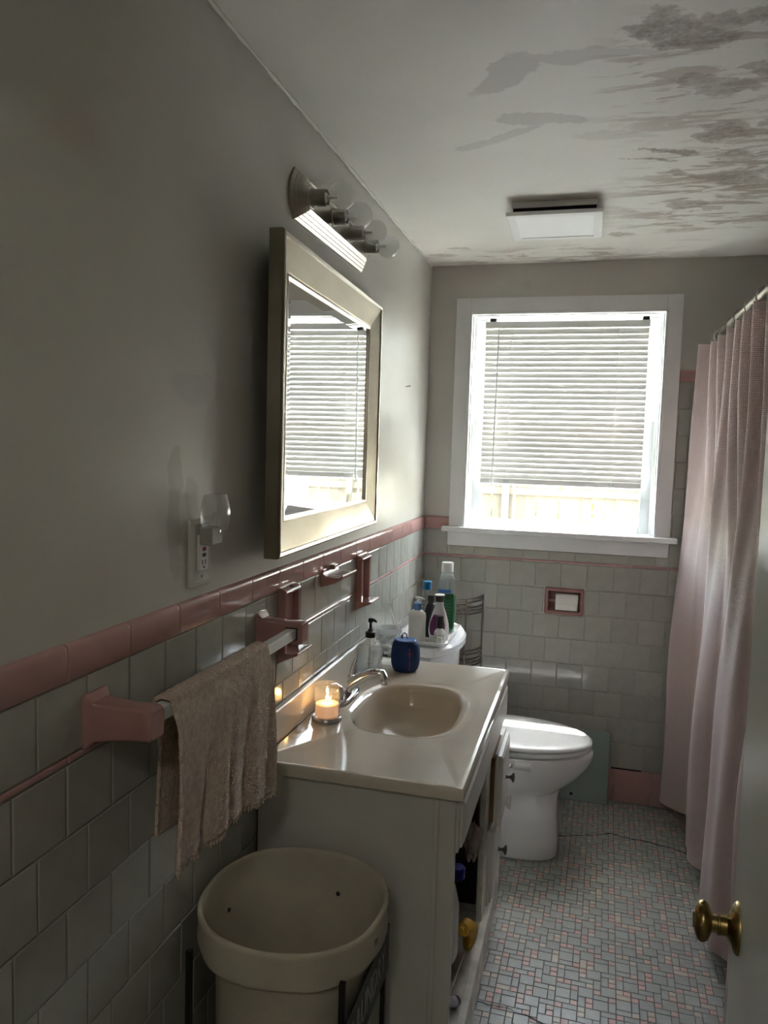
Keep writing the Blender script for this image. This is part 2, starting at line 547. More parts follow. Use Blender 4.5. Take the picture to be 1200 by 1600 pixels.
class MB:
    def __init__(s):
        s.v = []
        s.f = []

    def add(s, vs, fs):
        o = len(s.v)
        s.v += [tuple(v) for v in vs]
        s.f += [tuple(i + o for i in f) for f in fs]
        return s

    def box(s, x0, x1, y0, y1, z0, z1):
        x0, x1 = min(x0, x1), max(x0, x1)
        y0, y1 = min(y0, y1), max(y0, y1)
        z0, z1 = min(z0, z1), max(z0, z1)
        return s.add([(x0, y0, z0), (x1, y0, z0), (x1, y1, z0), (x0, y1, z0), (x0, y0, z1), (x1, y0, z1), (x1, y1, z1), (x0, y1, z1)],
                     [(0, 3, 2, 1), (4, 5, 6, 7), (0, 1, 5, 4), (1, 2, 6, 5), (2, 3, 7, 6), (3, 0, 4, 7)])

    def loft(s, rings, cap0=True, cap1=True, closed=True):
        n = len(rings[0])
        o = len(s.v)
        for r in rings:
            s.v += [tuple(p) for p in r]
        for i in range(len(rings) - 1):
            for j in range(n if closed else n - 1):
                a = o + i * n + j
                b = o + i * n + (j + 1) % n
                s.f.append((a, b, b + n, a + n))
        if cap0:
            s.f.append(tuple(o + j for j in reversed(range(n))))
        if cap1:
            s.f.append(tuple(o + (len(rings) - 1) * n + j for j in range(n)))
        return s

    def lathe(s, prof, c=(0, 0, 0), n=28, axis='z', cap0=True, cap1=True):
        rings = []
        for r, h in prof:
            ring = []
            for k in range(n):
                t = 2 * PI * k / n
                a, b = r * math.cos(t), r * math.sin(t)
                if axis == 'z':
                    p = (c[0] + a, c[1] + b, c[2] + h)
                elif axis == 'x':
                    p = (c[0] + h, c[1] + a, c[2] + b)
                else:
                    p = (c[0] + b, c[1] + h, c[2] + a)
                ring.append(p)
            rings.append(ring)
        return s.loft(rings, cap0, cap1)

    def tube(s, pts, r, n=10, closed=False, flat=None):
        pts = [Vector(p) for p in pts]
        m = len(pts)
        rings = []
        prev = None
        for i, p in enumerate(pts):
            if closed:
                t = (pts[(i + 1) % m] - pts[i - 1]).normalized()
            else:
                t = (pts[min(i + 1, m - 1)] - pts[max(i - 1, 0)]).normalized()
            if prev is None:
                a = Vector((0, 0, 1)) if abs(t.z) < 0.9 else Vector((1, 0, 0))
                u = (a - t * a.dot(t)).normalized()
            else:
                u = (prev - t * prev.dot(t)).normalized()
            prev = u
            v = t.cross(u)
            rr = r[i] if isinstance(r, (list, tuple)) else r
            ru, rv = (rr, rr) if flat is None else (rr * flat[0], rr * flat[1])
            rings.append([p + u * ru * math.cos(2 * PI * k / n) + v * rv * math.sin(2 * PI * k / n) for k in range(n)])
        if closed:
            rings.append(rings[0])
            return s.loft(rings, False, False)
        return s.loft(rings)

    def grid(s, nu, nv, fn):
        o = len(s.v)
        for i in range(nu + 1):
            for j in range(nv + 1):
                s.v.append(tuple(fn(i / nu, j / nv)))
        for i in range(nu):
            for j in range(nv):
                a = o + i * (nv + 1) + j
                s.f.append((a, a + nv + 1, a + nv + 2, a + 1))
        return s

    def mesh(s, name, off=(0, 0, 0), smooth=True, ang=38):
        me = bpy.data.meshes.new(name)
        me.from_pydata([(x - off[0], y - off[1], z - off[2]) for x, y, z in s.v], [], s.f)
        bm = bmesh.new()
        bm.from_mesh(me)
        bmesh.ops.recalc_face_normals(bm, faces=bm.faces)
        bm.to_mesh(me)
        bm.free()
        if smooth:
            me.polygons.foreach_set('use_smooth', [True] * len(me.polygons))
            me.set_sharp_from_angle(angle=math.radians(ang))
        me.update()
        return me

    def build(s, name, material, parent=None, loc=None, smooth=True, bevel=0, seg=2, ang=38, solid=0, sub=0):
        off = ORG[parent.name] if parent else (loc or (0, 0, 0))
        me = s.mesh(name, off, smooth or bevel > 0, ang)
        me.materials.append(MT[material])
        o = bpy.data.objects.new(name, me)
        COL.objects.link(o)
        if parent:
            o.parent = parent
            ORG[o.name] = off
        else:
            o.location = off
            ORG[o.name] = tuple(off)
        if solid:
            md = o.modifiers.new('solid', 'SOLIDIFY')
            md.thickness = solid
            md.offset = 0
        if sub:
            md = o.modifiers.new('sub', 'SUBSURF')
            md.levels = md.render_levels = sub
        if bevel:
            md = o.modifiers.new('bevel', 'BEVEL')
            md.width = bevel
            md.segments = seg
            md.limit_method = 'ANGLE'
            md.angle_limit = math.radians(40)
            md.harden_normals = True
        return o


def tag(o, label, cat=None, group=None, kind=None):
    if label:
        o['label'] = label
    if cat:
        o['category'] = cat
    if group:
        o['group'] = group
    if kind:
        o['kind'] = kind
    return o


def thing(name, label, cat, loc=(0, 0, 0), rotz=0, group=None, kind=None):
    o = bpy.data.objects.new(name, None)
    o.empty_display_size = 0.05
    COL.objects.link(o)
    o.location = loc
    o.rotation_euler = (0, 0, rotz)
    ORG[o.name] = tuple(loc) if rotz == 0 else (0, 0, 0)
    return tag(o, label, cat, group, kind)


def rrect(cx, cy, hx, hy, r, n=5):
    """rounded rectangle outline in two axes"""
    pts = []
    for qx, qy, a0 in ((1, 1, 0), (-1, 1, PI / 2), (-1, -1, PI), (1, -1, 1.5 * PI)):
        for k in range(n + 1):
            a = a0 + PI / 2 * k / n
            pts.append((cx + qx * (hx - r) + r * math.cos(a), cy + qy * (hy - r) + r * math.sin(a)))
    return pts


def superell(cx, cy, a, b, e, n=48):
    pts = []
    for k in range(n):
        t = 2 * PI * k / n
        c, s_ = math.cos(t), math.sin(t)
        pts.append((cx + a * math.copysign(abs(c) ** (2 / e), c), cy + b * math.copysign(abs(s_) ** (2 / e), s_)))
    return pts


def sstep(a, b, x):
    t = max(0, min(1, (x - a) / (b - a)))
    return t * t * (3 - 2 * t)


# ------------------------------------------------------------------ the room
H = 2.307
LB = 1.027            # liner bottom on the walls
P = 0.1095            # wall tile pitch
ZROW = LB + 0.0125    # top row starts above the liner
ZCAP0 = LB + 0.1216
ZCAP1 = LB + 0.1784
YF = -3.03            # front wall face
XR = 1.95             # right wall face

fl = MB().box(-0.12, XR + 0.12, YF - 0.12, 0.14, -0.12, -0.004).build('floor', 'grout_floor', smooth=False)
tag(fl, 'tiled bathroom floor of small grey and pink mosaic pieces', None, None, 'structure')
cl = MB().box(-0.12, XR + 0.12, -4.6, 0.2, H, H + 0.15).build('ceiling', 'ceiling_paint', smooth=False)
tag(cl, 'white ceiling with brown water stains and peeling paint', None, None, 'structure')
wlft = MB().box(-0.12, 0, YF - 0.12, 0.2, -0.12, H).build('wall_left', 'wall_left_paint', smooth=False)
tag(wlft, 'grey painted plaster wall with tiled lower half and mirror', None, None, 'structure')

WX0, WX1, WZ0, WZ1 = 0.184, 0.9915, 1.143, 2.098      # window opening
NX0, NX1, NZ0, NZ1 = 0.566, 0.706, 0.815, 0.909       # niche of the paper holder


def holed(mb, xs, zs, y0, y1, holes):
    for i in range(len(xs) - 1):
        for j in range(len(zs) - 1):
            mx, mz = (xs[i] + xs[i + 1]) / 2, (zs[j] + zs[j + 1]) / 2
            if any(a < mx < b and c < mz < d for a, b, c, d in holes):
                continue
            mb.box(xs[i], xs[i + 1], y0, y1, zs[j], zs[j + 1])
    return mb


wb = MB()
holed(wb, [-0.12, WX0, NX0, NX1, WX1, XR + 0.12], [-0.12, NZ0, NZ1, WZ0, WZ1, H], 0, 0.10, [(WX0, WX1, WZ0, WZ1), (NX0, NX1, NZ0, NZ1)])
holed(wb, [-0.12, WX0, WX1, XR + 0.12], [-0.12, WZ0, WZ1, H], 0.10, 0.14, [(WX0, WX1, WZ0, WZ1)])
wbk = wb.build('wall_back', 'wall_back_paint', smooth=False)
tag(wbk, 'window wall, grey paint above grey tiles with pink trim', None, None, 'structure')
wr = MB().box(XR, XR + 0.12, YF - 0.12, 0.0, -0.12, H).build('wall_right', 'wall_paint', smooth=False)
tag(wr, 'painted wall behind the bathtub', None, None, 'structure')
DX0, DX1, DZ = 0.14, 0.90, 2.06
wf = MB().box(-0.0, DX0, YF - 0.12, YF, 0, H).box(DX1, XR, YF - 0.12, YF, 0, H).box(DX0, DX1, YF - 0.12, YF, DZ, H)
wf = wf.build('wall_front', 'wall_paint', smooth=False)
tag(wf, 'painted wall with the doorway', None, None, 'structure')
# hallway the photograph is taken from
hw = MB().box(-0.72, -0.6, -4.6, YF - 0.12, -0.12, H).box(XR + 0.0, XR + 0.12, -4.6, YF - 0.12, -0.12, H).box(-0.72, XR + 0.12, -4.72, -4.6, -0.12, H)
hw.box(-0.72, -0.12, YF - 0.14, YF - 0.12, -0.12, H).box(-0.72, -0.12, -4.6, YF - 0.12, H, H + 0.1)
hw = hw.build('wall_hallway', 'wall_paint', smooth=False)
tag(hw, 'painted walls of the hallway outside the door', None, None, 'structure')
hf = MB().box(-0.72, XR + 0.12, -4.72, YF - 0.12, -0.12, -0.002).build('floor_hallway', 'hall_floor', smooth=False)
tag(hf, 'brown floor of the hallway', None, None, 'structure')

# unseen fill light, added in the hallway to brighten the room's near side
hl = thing('hallway_fill_light', 'round unseen fill light added in the hallway', 'fill light', (0.6, -4.0, H))
MB().lathe([(0.16, -0.001), (0.16, -0.03), (0.15, -0.035)], (0.6, -4.0, H), 32).build('fill_base', 'plastic_white', hl)
MB().lathe([(0.15, -0.035), (0.145, -0.07), (0.11, -0.10), (0.05, -0.118), (0.002, -0.122)], (0.6, -4.0, H), 32, cap0=False).build('fill_globe', 'fill_glow', hl)
# tile beds (grout) on the two walls
g = MB().box(0, 0.0045, YF, 0, 0, ZCAP1 - 0.012)
g.build('grout_bed', 'grout', wlft, smooth=False)
g = MB()
holed(g, [0.0045, 0.119, NX0, NX1, 1.205], [0, NZ0, NZ1, 1.08, ZCAP1 - 0.012], -0.0045, 0, [(NX0, NX1, NZ0, NZ1), (0.119, NX0, 1.08, 3), (NX0, NX1, 1.08, 3), (NX1, 1.0515, 1.08, 3)])
g.box(1.0516, 1.205, -0.0045, 0, 1.08, 1.845)
g.build('grout_bed', 'grout', wbk, smooth=False)

TM = {}


def tile_mesh(axis, w_, h_, t, b, material, back=0.0):
    k = (axis, round(w_, 4), round(h_, 4), t, b, material)
    if k in TM:
        return TM[k]
    mb = MB()

    def ring(ix, d):
        pts = [(-w_ / 2 + ix, -h_ / 2 + ix), (w_ / 2 - ix, -h_ / 2 + ix), (w_ / 2 - ix, h_ / 2 - ix), (-w_ / 2 + ix, h_ / 2 - ix)]
        if axis == 'x':
            return [(d, a, c) for a, c in pts]
        if axis == 'y':
            return [(a, -d, c) for a, c in pts]
        return [(a, c, d) for a, c in pts]
    if axis == 'z':
        mb.loft([ring(0, -t), ring(0, -b), ring(b, 0)], False, True)
    else:
        mb.loft([ring(0, 0), ring(0, t - b), ring(b * 0.35, t - b * 0.3), ring(b, t)], False, True)
    me = mb.mesh('tile', smooth=False)
    me.materials.append(MT[material])
    TM[k] = me
    return me


def place(name, me, parent, loc, rot=(0, 0, 0)):
    o = bpy.data.objects.new(name, me)
    COL.objects.link(o)
    o.parent = parent
    o.location = loc
    o.rotation_euler = rot
    return o


G = 0.0028
R_ = lambda s: random.uniform(-s, s)


def clip_out(a0, a1, z0, z1, excl):
    """shrink a tile so that it stays clear of the rectangles in excl"""
    for e0, e1, f0, f1 in excl:
        if a1 <= e0 or a0 >= e1 or z1 <= f0 or z0 >= f1:
            continue
        opts = [(e0 - a0, 'r'), (a1 - e1, 'l'), (f0 - z0, 't'), (z1 - f1, 'b')]
        q, side = max(opts)
        if q < 0.008:
            return None
        if side == 'r':
            a1 = e0
        elif side == 'l':
            a0 = e1
        elif side == 't':
            z1 = f0
        else:
            z0 = f1
    return a0, a1, z0, z1


def tile_row(parent, axis, a_start, a_end, phase, pitch, z0, z1, name, material, excl=(), t=0.008, b=0.0022):
    k = math.floor((a_start - phase) / pitch)
    a = phase + k * pitch
    while a < a_end - 0.004:
        q0, q1 = max(a, a_start), min(a + pitch, a_end)
        a += pitch
        if q1 - q0 < 0.01:
            continue
        c = clip_out(q0, q1, z0, z1, excl)
        if not c:
            continue
        u0, u1, v0, v1 = c
        w_, h_ = u1 - u0 - G, v1 - v0 - G
        if w_ < 0.006 or h_ < 0.006:
            continue
        me = tile_mesh(axis, w_, h_, t, b, material)
        cu, cv = (u0 + u1) / 2, (v0 + v1) / 2
        if axis == 'x':
            place(name, me, parent, (0, cu, cv), (0, R_(0.004), R_(0.004)))
        else:
            place(name, me, parent, (cu, 0, cv), (R_(0.004), 0, R_(0.004)))


# left wall: rows from the liner down, a row and the cap above it
VAN = [(-1.80, -0.89, -1, 0.76)]            # hidden behind the vanity cabinet
BSP = [(-1.826, -0.871, 0.75, 0.866)]       # behind the backsplash
PH_A, PH_B = -2.5324, -2.5806
tile_row(wlft, 'x', YF, -0.004, PH_A, P, ZROW, ZCAP0, 'tile', 'tile_grey')
for k in range(8):
    z1 = LB - k * P
    tile_row(wlft, 'x', YF, -0.004, PH_B if k % 2 == 0 else PH_A, P, z1 - P, z1, 'tile', 'tile_grey', VAN + BSP)
tile_row(wlft, 'x', YF, -0.004, -2.47, 0.155, LB, ZROW, 'liner_tile', 'tile_pink', t=0.0095, b=0.003)
tile_row(wlft, 'x', YF, -0.004, -2.47, 0.155, 0.002, LB - 8 * P, 'base_tile', 'tile_pink', VAN)

# back wall
NE = (0.548, 0.722, 0.800, 0.924)
CAS = (0.1188, 1.0515, 1.079, 2.3)
XB1 = 1.205
tile_row(wbk, 'y', 0.010, XB1, 0.29 - P / 2, P, ZROW, ZCAP0, 'tile', 'tile_grey', [CAS])
for k in range(8):
    z1 = LB - k * P
    tile_row(wbk, 'y', 0.010, XB1, 0.29 if k % 2 == 0 else 0.29 - P / 2, P, z1 - P, z1, 'tile', 'tile_grey', [NE])
tile_row(wbk, 'y', 0.010, XB1, 0.29, 0.155, LB, ZROW, 'liner_tile', 'tile_pink', t=0.0095, b=0.003)
tile_row(wbk, 'y', 0.010, XB1, 0.262, 0.155, 0.002, LB - 8 * P, 'base_tile', 'tile_pink', [])
for k in range(6):
    z0 = ZCAP0 + k * P
    hi = XB1 if k in (0, 5) else 1.113
    tile_row(wbk, 'y', 1.0515, hi, 0.29 if k % 2 == 0 else 0.29 + 0.045, P, z0, min(z0 + P, 1.806), 'tile', 'tile_grey')
for k in range(3):
    me = tile_mesh('y', 0.012, 0.140, 0.0095, 0.003, 'tile_pink')
    place('liner_tile', me, wbk, (1.1205, 0, 1.33 + k * 0.146))
for k in range(4):
    tile_row(wbk, 'y', 1.128, XB1, 1.128, P, ZCAP0 + (k + 1) * P, ZCAP0 + (k + 2) * P, 'tile', 'tile_grey')


def cap_mesh(axis, w_, h_):
    """bullnose cap: rounds back to the wall along its top edge"""
    k = (axis, 'cap', round(w_, 4), round(h_, 4))
    if k in TM:
        return TM[k]
    prof = [(0.0, -h_ / 2), (0.0075, -h_ / 2), (0.0095, -h_ / 2 + 0.002), (0.0095, h_ / 2 - 0.014), (0.0088, h_ / 2 - 0.008), (0.0068, h_ / 2 - 0.0035), (0.0035, h_ / 2 - 0.0008), (0, h_ / 2)]
    rings = []
    for u, s_ in ((-w_ / 2, 0.85), (-w_ / 2 + 0.0012, 1), (-w_ / 2 + 0.004, 1), (w_ / 2 - 0.004, 1), (w_ / 2 - 0.0012, 1), (w_ / 2, 0.85)):
        if axis == 'x':
            rings.append([(d * s_, u, z) for d, z in prof])
        else:
            rings.append([(u, -d * s_, z) for d, z in prof])
    me = MB().loft(rings).mesh('cap', smooth=True, ang=50)
    me.materials.append(MT['tile_pink'])
    TM[k] = me
    return me


def cap_row(parent, axis, a0, a1, phase, pitch, z0, z1):
    k = math.floor((a0 - phase) / pitch)
    a = phase + k * pitch
    while a < a1 - 0.004:
        q0, q1 = max(a, a0), min(a + pitch, a1)
        a += pitch
        if q1 - q0 < 0.012:
            continue
        me = cap_mesh(axis, q1 - q0 - 0.002, z1 - z0 - 0.001)
        c, zc = (q0 + q1) / 2, (z0 + z1) / 2
        place('cap_tile', me, parent, (0.0005, c, zc) if axis == 'x' else (c, -0.0005, zc), (R_(0.003), R_(0.003), 0))


cap_row(wlft, 'x', YF, -0.004, -2.470, 0.1558, ZCAP0, ZCAP1)
cap_row(wbk, 'y', 0.010, 0.1185, 0.01, 0.1558, ZCAP0, ZCAP1)
cap_row(wbk, 'y', 1.0518, XB1, 1.0518, 0.1558, 1.807, 1.8575)

MB().box(0.868, 0.992, -0.0088, -0.0046, LB - 8 * P - 0.0035, LB - 8 * P + 0.0015).build('joint_crack', 'dark_gap', wbk, smooth=False)

# crumbled joint where the ceiling meets the left wall
rag = MB()
yy = -3.0
pts = []
while yy < -0.02:
    pts.append((0.004, yy, H - 0.003))
    yy += 0.03
rag.tube(pts, [random.uniform(0.002, 0.0075) for _ in pts], 6)
o = rag.build('trim_1', 'ceiling_paint')
tag(o, 'rough plaster seam along the ceiling above the mirror', None, None, 'structure')

# ------------------------------------------------------------------ mosaic floor
U = 0.0203
PAT = [(0, 0, 2, 1), (2, 0, 1, 1), (0, 1, 2, 2), (2, 1, 1, 2), (0, 3, 2, 1), (2, 3, 1, 1), (0, 4, 1, 1), (1, 4, 2, 1), (0, 5, 1, 2), (1, 5, 2, 2),
       (0, 7, 1, 1), (1, 7, 1, 1), (2, 7, 2, 1), (3, 0, 2, 2), (3, 2, 1, 2), (4, 2, 1, 1), (4, 3, 1, 1), (3, 4, 1, 1), (3, 5, 1, 1), (4, 4, 2, 2),
       (3, 6, 2, 1), (4, 7, 1, 1), (5, 0, 1, 1), (5, 1, 2, 1), (5, 2, 2, 2), (5, 6, 1, 2), (6, 4, 2, 1), (6, 5, 1, 2), (7, 5, 1, 1), (7, 6, 1, 1),
       (6, 7, 2, 2), (7, 1, 1, 1), (7, 2, 1, 2)]
ox, oy, sk = 0.8649 + (-1.0945 + 0.9358) * 0.021, -1.0945, 0.021
FLOORX0, FLOORX1 = 0.0, 1.205
tiles = []
for cj in range(-8, 14):
    for ci in range(-7, 8):
        for (c, r, w_, h_) in PAT:
            gx0, gy0 = (ci * 8 + c) * U, -(cj * 8 + r) * U
            gx1, gy1 = gx0 + w_ * U, gy0 - h_ * U
            cx, cy = (gx0 + gx1) / 2, (gy0 + gy1) / 2
            wx, wy = ox + cx + cy * sk, oy + cy - cx * sk
            if not (0.02 < wx < (1.2 if wy > -1.53 else XR - 0.02) and YF + 0.01 < wy < 0.004):
                continue
            if 0.0 < wx < 0.455 and -1.79 < wy < -0.91:
                continue
            px, py, dz = pix((wx, wy, 0))
            vis = (-20 < px < 1220 and py < 1620 and dz > 0.2 and wx > 0.49)
            size = (w_ * h_) * abs(wy * 0 + 1) / dz ** 3 if vis else 0
            tiles.append((size, wx, wy, w_, h_))
tiles.sort(key=lambda t: -t[0])
gt = 0.0016
rest = {'floor_grey': MB(), 'floor_pink': MB(), 'floor_beige': MB()}
for i, (s_, wx, wy, w_, h_) in enumerate(tiles):
    if w_ * h_ == 1:
        mname = 'floor_pink' if random.random() < 0.62 else 'floor_beige'
    elif w_ * h_ == 2 and random.random() < 0.06:
        mname = 'floor_beige'
    else:
        mname = 'floor_grey'
    dz = R_(0.0004)
    if i < 300 and s_ > 0:
        me = tile_mesh('z', w_ * U - gt, h_ * U - gt, 0.004, 0.0009, mname)
        place('mosaic_tile', me, fl, (wx, wy, dz), (R_(0.006), R_(0.006), -sk))
    else:
        mb = rest[mname]
        a, b = (w_ * U - gt) / 2, (h_ * U - gt) / 2
        q = 0.0009
        cs, sn = math.cos(-sk), math.sin(-sk)
        vs = []
        tx, ty = R_(0.006), R_(0.006)
        for zz, ins in ((-0.004, 0), (-q, 0), (0, q)):
            for sx, sy in ((-1, -1), (1, -1), (1, 1), (-1, 1)):
                lx, ly = sx * (a - ins), sy * (b - ins)
                vs.append((wx + lx * cs - ly * sn, wy + lx * sn + ly * cs, zz + dz + lx * tx + ly * ty))
        mb.add(vs, [(0, 1, 5, 4), (1, 2, 6, 5), (2, 3, 7, 6), (3, 0, 4, 7), (4, 5, 9, 8), (5, 6, 10, 9), (6, 7, 11, 10), (7, 4, 8, 11), (8, 9, 10, 11)])
for mname, mb in rest.items():
    o = mb.build('mosaic_tiles', mname, fl, smooth=False)
    o['kind'] = 'stuff'


def crack(pts, wd):
    mb = MB()
    P2 = []
    for i in range(len(pts) - 1):
        (x0, y0), (x1, y1) = pts[i], pts[i + 1]
        n = 6
        for k in range(n):
            t = k / n
            P2.append((x0 + (x1 - x0) * t + R_(0.002), y0 + (y1 - y0) * t + R_(0.004)))
    P2.append(pts[-1])
    ws = [random.uniform(0.5, 1.3) * wd for _ in P2]
    for i in range(len(P2) - 1):
        a, b = P2[i], P2[i + 1]
        mb.add([(a[0], a[1] - ws[i], 0.0011), (b[0], b[1] - ws[i + 1], 0.0011), (b[0], b[1] + ws[i + 1], 0.0011), (a[0], a[1] + ws[i], 0.0011)], [(0, 1, 2, 3)])
    mb.build('floor_crack', 'dark_gap', fl, smooth=False)


crack([(0.655, -0.40), (0.76, -0.36), (0.87, -0.31), (0.93, -0.33), (1.00, -0.33), (1.10, -0.36), (1.19, -0.40)], 0.0034)
crack([(0.49, -1.405), (0.58, -1.405), (0.67, -1.43), (0.74, -1.45), (0.86, -1.455), (1.02, -1.46)], 0.0022)

# ------------------------------------------------------------------ window
win = thing('window_1', 'white double hung window with wide painted casing and sill', None, (0.585, 0, 1.143), kind='structure')
T = 'trim_white'
MB().box(0.1188, WX0, -0.019, 0.0, 1.165, 2.162).build('casing', T, win, bevel=0.0025)
MB().box(WX1, 1.0515, -0.019, 0.0, 1.165, 2.162).build('casing', T, win, bevel=0.0025)
MB().box(WX0, WX1, -0.019, 0.0, WZ1, 2.162).build('casing', T, win, bevel=0.0025)
for x0, x1 in ((WX0 - 0.004, WX0 + 0.007), (WX1 - 0.007, WX1 + 0.004)):
    MB().box(x0, x1, -0.024, 0.006, 1.165, WZ1 + 0.004).build('casing_bead', T, win, bevel=0.003)
MB().box(WX0 + 0.007, WX1 - 0.007, -0.024, 0.006, WZ1 - 0.007, WZ1 + 0.004).build('casing_bead', T, win, bevel=0.003)
MB().box(0.090, 1.080, -0.046, 0.0, 1.141, 1.165).box(WX0 + .0001, WX1 - .0001, 0, 0.045, 1.1431, 1.165).build('sill', T, win, bevel=0.006, seg=3)
MB().box(0.113, 1.048, -0.016, 0.0, 1.079, 1.141).build('apron', T, win, bevel=0.003)
# jambs, stops and outside sill
MB().box(WX0, WX0 + 0.012, 0.006, 0.139, 1.165, WZ1).build('jamb', T, win, smooth=False)
MB().box(WX1 - 0.012, WX1, 0.006, 0.139, 1.165, WZ1).build('jamb', T, win, smooth=False)
MB().box(WX0 + 0.012, WX1 - 0.012, 0.006, 0.139, WZ1 - 0.010, WZ1).build('jamb', T, win, smooth=False)
MB().box(WX0 + 0.012, WX0 + 0.024, 0.036, 0.044, 1.165, WZ1 - 0.01).box(WX1 - 0.024, WX1 - 0.012, 0.036, 0.044, 1.165, WZ1 - 0.01).build('stop', T, win, smooth=False)
MB().box(WX0, WX1, 0.046, 0.19, 1.120, 1.150).build('outer_sill', 'vinyl', win, smooth=False)


def sash(name, x0, x1, z0, z1, y0, y1, sw, rb, rtp):
    mb = MB().box(x0, x0 + sw, y0, y1, z0, z1).box(x1 - sw, x1, y0, y1, z0, z1)
    mb.box(x0 + sw, x1 - sw, y0, y1, z0, z0 + rb).box(x0 + sw, x1 - sw, y0, y1, z1 - rtp, z1)
    s_ = mb.build(name, 'vinyl', win, bevel=0.003)
    ym = (y0 + y1) / 2
    MB().box(x0 + sw - 0.004, x1 - sw + 0.004, ym - 0.002, ym + 0.002, z0 + rb - 0.004, z1 - rtp + 0.004).build('pane', 'pane', s_, smooth=False)


sash('lower_sash', 0.198, 0.977, 1.1665, 1.650, 0.046, 0.076, 0.050, 0.034, 0.032)
sash('upper_sash', 0.198, 0.977, 1.622, 2.085, 0.080, 0.110, 0.045, 0.032, 0.03)

# venetian blind
bl = thing('venetian_blind', 'white slatted blind hanging half lowered in the window', 'blind', (0.587, 0.02, 2.066))
BX0, BX1, BY = 0.2455, 0.9285, 0.020
MB().box(BX0, BX1, BY - 0.013, BY + 0.013, 2.036, 2.064).build('headrail', 'plastic_white', bl, bevel=0.002)
for x in (BX0 + 0.02, BX1 - 0.03):
    MB().box(x, x + 0.026, BY - 0.015, BY + 0.015, 2.064, 2.0785).build('bracket', 'black_metal', bl, bevel=0.002)
tilt = math.radians(79)
nsl = 28
z_top, z_bot = 2.022, 1.398
sl_me = None
sm = MB()
ringsa = []
for x in (BX0 + 0.001, BX1 - 0.001):
    ringsa.append([])
SW = 0.0255
prof = []
for k in range(7):
    s_ = (k / 6 - 0.5) * SW
    cv = 0.0016 * (1 - (2 * k / 6 - 1) ** 2)
    # room edge low, outer edge high
    prof.append((s_ * math.cos(tilt) - cv * math.sin(tilt), s_ * math.sin(tilt) + cv * math.cos(tilt)))
for i, x in enumerate((BX0 + 0.001, BX1 - 0.001)):
    ringsa[i] = [(x - 0.587, a, b) for a, b in prof]
sm.loft(ringsa, False, False, closed=False)
sl_me = sm.mesh('slat', smooth=True, ang=60)
sl_me.materials.append(MT['slat'])
for k in range(nsl):
    z = z_top + (z_bot - z_top) * k / (nsl - 1)
    place('slat', sl_me, bl, (R_(0.0008), BY - 0.02, z - 2.066), (R_(0.012), R_(0.001), 0))
MB().box(BX0, BX1, BY - 0.012, BY + 0.012, 1.360, 1.386).build('bottom_rail', 'plastic_white', bl, bevel=0.004)
for x in (0.362, 0.806):
    for dy in (-0.0135, 0.0135):
        MB().tube([(x, BY + dy, 2.036), (x, BY + dy, 1.36)], 0.0011, 6).build('ladder_cord', 'cap_white', bl)
    MB().box(x - 0.011, x + 0.011, BY - 0.0145, BY - 0.011, 1.357, 1.380).build('cord_clip', 'clear_plastic', bl, bevel=0.002)
MB().tube([(0.306, BY - 0.022, 2.040), (0.306, BY - 0.024, 2.02), (0.301, BY - 0.026, 1.352)], 0.0036, 8).build('tilt_wand', 'plastic_white', bl)

# ------------------------------------------------------------------ outside the window
GZ = -0.55
gr = MB().box(-40, 40, 0.3, 60, GZ - 0.2, GZ).build('ground', 'grass', smooth=False)
tag(gr, 'sunlit yard outside the window', None, None, 'structure')
pt = MB().box(-4, 6, 0.2, 4.2, GZ, GZ + 0.03).build('bounce_slab', 'bounce_pale', smooth=False)  # slab added to bounce sunlight up through the window onto the ceiling
tag(pt, 'pale slab added outside the window to bounce sunlight indoors', None, None, 'structure')
FY = 7.0
fence = thing('picket_fence', 'tall sunlit wooden fence of upright boards beyond the window', 'fence', (0, FY, GZ))
pk = MB()
wv = 0.068
pk.loft([[(-wv, -0.01, 0), (wv, -0.01, 0), (wv, -0.01, 1.60), (wv * 0.45, -0.01, 1.68), (-wv * 0.45, -0.01, 1.68), (-wv, -0.01, 1.60)],
         [(-wv, 0.01, 0), (wv, 0.01, 0), (wv, 0.01, 1.60), (wv * 0.45, 0.01, 1.68), (-wv * 0.45, 0.01, 1.68), (-wv, 0.01, 1.60)]])
pkm = pk.mesh('picket', smooth=False)
pkm.materials.append(MT['fence_wood'])
for k in range(64):
    place('picket', pkm, fence, (-6.6 + k * 0.146 + R_(0.004), R_(0.004), R_(0.012)), (0, R_(0.006), 0))
for z in (0.35, 1.50):
    MB().box(-6.7, 2.8, FY - 0.05, FY - 0.012, GZ + z, GZ + z + 0.085).build('rail', 'fence_wood', fence, smooth=False)
for x in (-5.2, -2.8, -0.4, 2.0):
    MB().box(x, x + 0.09, FY - 0.14, FY - 0.05, GZ, GZ + 1.66).build('post', 'fence_wood', fence, smooth=False)


